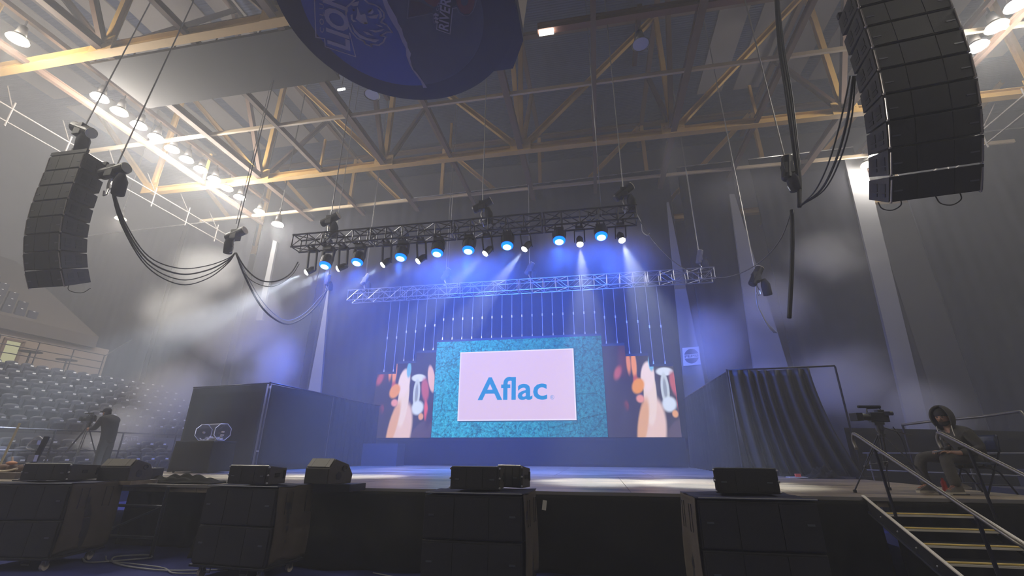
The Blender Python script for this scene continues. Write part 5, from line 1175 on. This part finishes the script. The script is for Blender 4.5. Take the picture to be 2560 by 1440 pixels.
# upper stand: soffit and raked seating, one mass of far seats
USX = WX-4.35
mb = MB()
prof = [(USX+.6, 7.35), (USX+.6, 8.0), (USX-9, 14.0), (USX-9, 13.0), (USX-3, 7.35)]
for y0, y1 in ((4, 21),):
    vs = [(x, y, z) for y in (y0, y1) for x, z in prof]; mb.add(vs, [(0, 1, 2, 3, 4), (9, 8, 7, 6, 5)]+[(i, (i+1) % 5, 5+(i+1) % 5, 5+i) for i in range(5)])
struct(mb.build('floor_upper_stand', mat('upper_concrete', (.07, .058, .052), .9, var=.15)))
mb = MB(); mp_ = MB()
for k in range(9):
    for i in range(22):
        x, y, z = USX+.2-.95*k, 6.2+.55*i, 8.15+.60*k
        mb.box((x, y, z+.25), (.12, .42, .42))
        mp_.box((x+.07, y, z+.44), (.015, .085, .03))
o = mb.build('upper_seats', SEATM, smooth=False); tag(o, 'far dark seats with pale number plates in the upper left stand', 'seats', kind='stuff')
mp_.build('number_plate', PLT, o)
# right stand, dim
rx = 8.9
mb = MB()
for k in range(6): mb.box((rx+.45+.8*k, 8.6, (.9+.38*k)/2), (.8, 9.6, .9+.38*k))
struct(mb.build('floor_stand_right', CONC))
for k in range(6): seats(rx+.35+.8*k, .9+.38*k, [4.6+.56*i for i in range(14)], math.pi, 'dim seat in the %s row of the right stand' % RW[k], 'seats in the %s row of the right stand' % RW[k])
t = thing('stand_railing', 'long curved pipe railing in front of the right seats behind the seated person', 'railing', (8.2, 10, 1.0))
mb = MB().tube(smooth_path([at(2255, 1062, Y=12), at(2340, 1052, Y=11.5), at(2450, 1042, Y=10.8), at(2540, 1030, Y=10.2), at(2556, 1034, Y=10.05), at(2572, 1060, Y=9.9)], 6), .028); mb.build('rail', mat('rail_worn', (.16, .15, .13), .4, .6), t, True, smooth=True)
for px, py, Y in ((2256, 1062, 12), (2360, 1050, 11.4), (2572, 1060, 9.9)):
    p = at(px, py, Y=Y); MB().tube([p, (p.x, p.y, 0)], .024).build('post', BTRUSS, t, True)
t = thing('low_railing', 'thin low pipe railing behind the right tripod and folding chair', 'railing', (7.2, 10.5, 0))
mb = MB()
for z in (1.25, 1.62): mb.tube([(6.2, 12.6, z), (7.6, 9.0, z), (7.9, 8.0, z)], .016)
mb.build('rail', mat('rail_grey', (.12, .12, .13), .5, .4), t, True)
for x, y in ((6.25, 12.5), (7.0, 10.6), (7.6, 9.0)): MB().tube([(x, y, 0), (x, y, 1.62)], .018).build('post', MT['rail_grey'], t, True)

# ================================================================== HAZE AND SMOKE
def vol_mat(name, dens, col=(1, 1, 1), g=.2, noise=None):
    m = bpy.data.materials.new(name); m.use_nodes = True; nt = m.node_tree; N, L = nt.nodes, nt.links; N.clear()
    out = N.new('ShaderNodeOutputMaterial'); v = N.new('ShaderNodeVolumeScatter'); v.inputs['Color'].default_value = (*col, 1); v.inputs['Density'].default_value = dens; v.inputs['Anisotropy'].default_value = g
    L.new(v.outputs[0], out.inputs['Volume'])
    if noise:   # list of puffs (x, y, z, r, stretch) in local metres
        tc = N.new('ShaderNodeTexCoord'); n = N.new('ShaderNodeTexNoise'); n.inputs['Scale'].default_value = noise['scale']; n.inputs['Detail'].default_value = 3; n.inputs['Roughness'].default_value = .55; n.inputs['Distortion'].default_value = .4
        L.new(tc.outputs['Object'], n.inputs['Vector'])
        acc = None
        for (x, y, z, rx, ry, rz) in noise['puffs']:
            mp = N.new('ShaderNodeMapping'); mp.vector_type = 'TEXTURE'; mp.inputs['Location'].default_value = (x, y, z); mp.inputs['Scale'].default_value = (rx, ry, rz); L.new(tc.outputs['Object'], mp.inputs[0])
            ln = N.new('ShaderNodeVectorMath'); ln.operation = 'LENGTH'; L.new(mp.outputs[0], ln.inputs[0])
            mr = N.new('ShaderNodeMapRange'); mr.interpolation_type = 'SMOOTHSTEP'; mr.inputs[1].default_value = 1; mr.inputs[2].default_value = 0; mr.inputs[3].default_value = 0; mr.inputs[4].default_value = 1; L.new(ln.outputs['Value'], mr.inputs[0])
            if acc is None: acc = mr.outputs[0]
            else:
                mx = N.new('ShaderNodeMath'); mx.operation = 'MAXIMUM'; L.new(acc, mx.inputs[0]); L.new(mr.outputs[0], mx.inputs[1]); acc = mx.outputs[0]
        # density = dens * smoothstep(noise + 0.6*puff)
        ad = N.new('ShaderNodeMath'); ad.operation = 'MULTIPLY_ADD'; L.new(acc, ad.inputs[0]); ad.inputs[1].default_value = noise.get('w', .55); L.new(n.outputs['Fac'], ad.inputs[2])
        sm = N.new('ShaderNodeMapRange'); sm.interpolation_type = 'SMOOTHSTEP'; sm.inputs[1].default_value = noise['lo']; sm.inputs[2].default_value = noise['hi']; sm.inputs[3].default_value = 0; sm.inputs[4].default_value = dens
        L.new(ad.outputs[0], sm.inputs[0])
        ml = N.new('ShaderNodeMath'); ml.operation = 'MULTIPLY'; L.new(sm.outputs[0], ml.inputs[0]); L.new(acc, ml.inputs[1]); L.new(ml.outputs[0], v.inputs['Density'])
    return m
hz = MB().box((-3, 9.5, 11.7), (68.5, 40, 23.3)).build('haze', vol_mat('haze', HAZE, (.94, .95, 1), .15)); tag(hz, 'thin even stage haze filling the whole hall', 'haze', kind='stuff')
def smoke(label, lo, hi, dens, puffs, scale, a=.55, b=.95, g=.1, w=.55):
    c = [(lo[i]+hi[i])/2 for i in range(3)]
    o = MB().box((0, 0, 0), [hi[i]-lo[i] for i in range(3)]).build('smoke', vol_mat('smoke', dens, (1, 1, 1), g, {'scale': scale, 'lo': a, 'hi': b, 'w': w, 'puffs': [(x-c[0], y-c[1], z-c[2], p, q, r) for x, y, z, p, q, r in puffs]}))
    o.location = c; tag(o, label, 'smoke', kind='stuff'); return o
def pp(px, py, Y, rx, ry, rz): p = at(px, py, Y=Y); return (p.x, p.y, p.z, rx, ry, rz)
smoke('thick pale smoke cloud rising at the left behind the camera operator', (-24, 12.6, 1.2), (-9.5, 17, 9.5), .6,
      [pp(420, 980, 13.8, 2.9, 1.8, 2.2), pp(590, 830, 14.2, 2.8, 1.9, 2.2), pp(330, 1060, 13.6, 2.0, 1.6, 1.5), pp(450, 780, 14.2, 2.6, 1.9, 2.2), pp(520, 680, 14.5, 2.4, 1.9, 1.8), pp(680, 920, 14.6, 1.7, 1.7, 2.2), pp(250, 1110, 13.6, 1.5, 1.3, .9), pp(640, 760, 14.8, 1.6, 1.6, 1.6)], .55, a=.52, b=.92)
smoke('drifting grey smoke low at the right of the stage', (3.5, 13.8, 1.2), (16, 20, 9.5), .5,
      [pp(1900, 1000, 15.5, 2.6, 2, 2.2), pp(2100, 960, 16, 3.0, 2, 2.2), pp(1780, 860, 16, 2.4, 2, 2.2), pp(2300, 1020, 15.5, 2.4, 2, 1.6), pp(1950, 760, 16, 2.4, 2, 1.8), pp(2080, 640, 17, 2.4, 2, 1.6)], .45)
smoke('wispy smoke under the roof at upper right', (3.5, 14.5, 11), (12.5, 20.5, 15.2), .09,
      [pp(1650, 400, 17, 3, 2.5, 2.0), pp(1850, 480, 16.5, 3.0, 2.5, 2.0)], .4)
smoke('faint smoke thickened for the blue lens glow behind the black lighting truss', (-6.5, 12.9, 5.6), (3.4, 16.5, 9.6), .2,  # density raised to stand for the blue bloom round the lenses
      [pp(1450, 610, 14.5, 3.2, 1.8, 2.0), pp(1150, 660, 14.5, 3.4, 1.8, 1.9), pp(1560, 640, 14.5, 2.2, 1.8, 1.8)], .5, a=.5, b=.95)
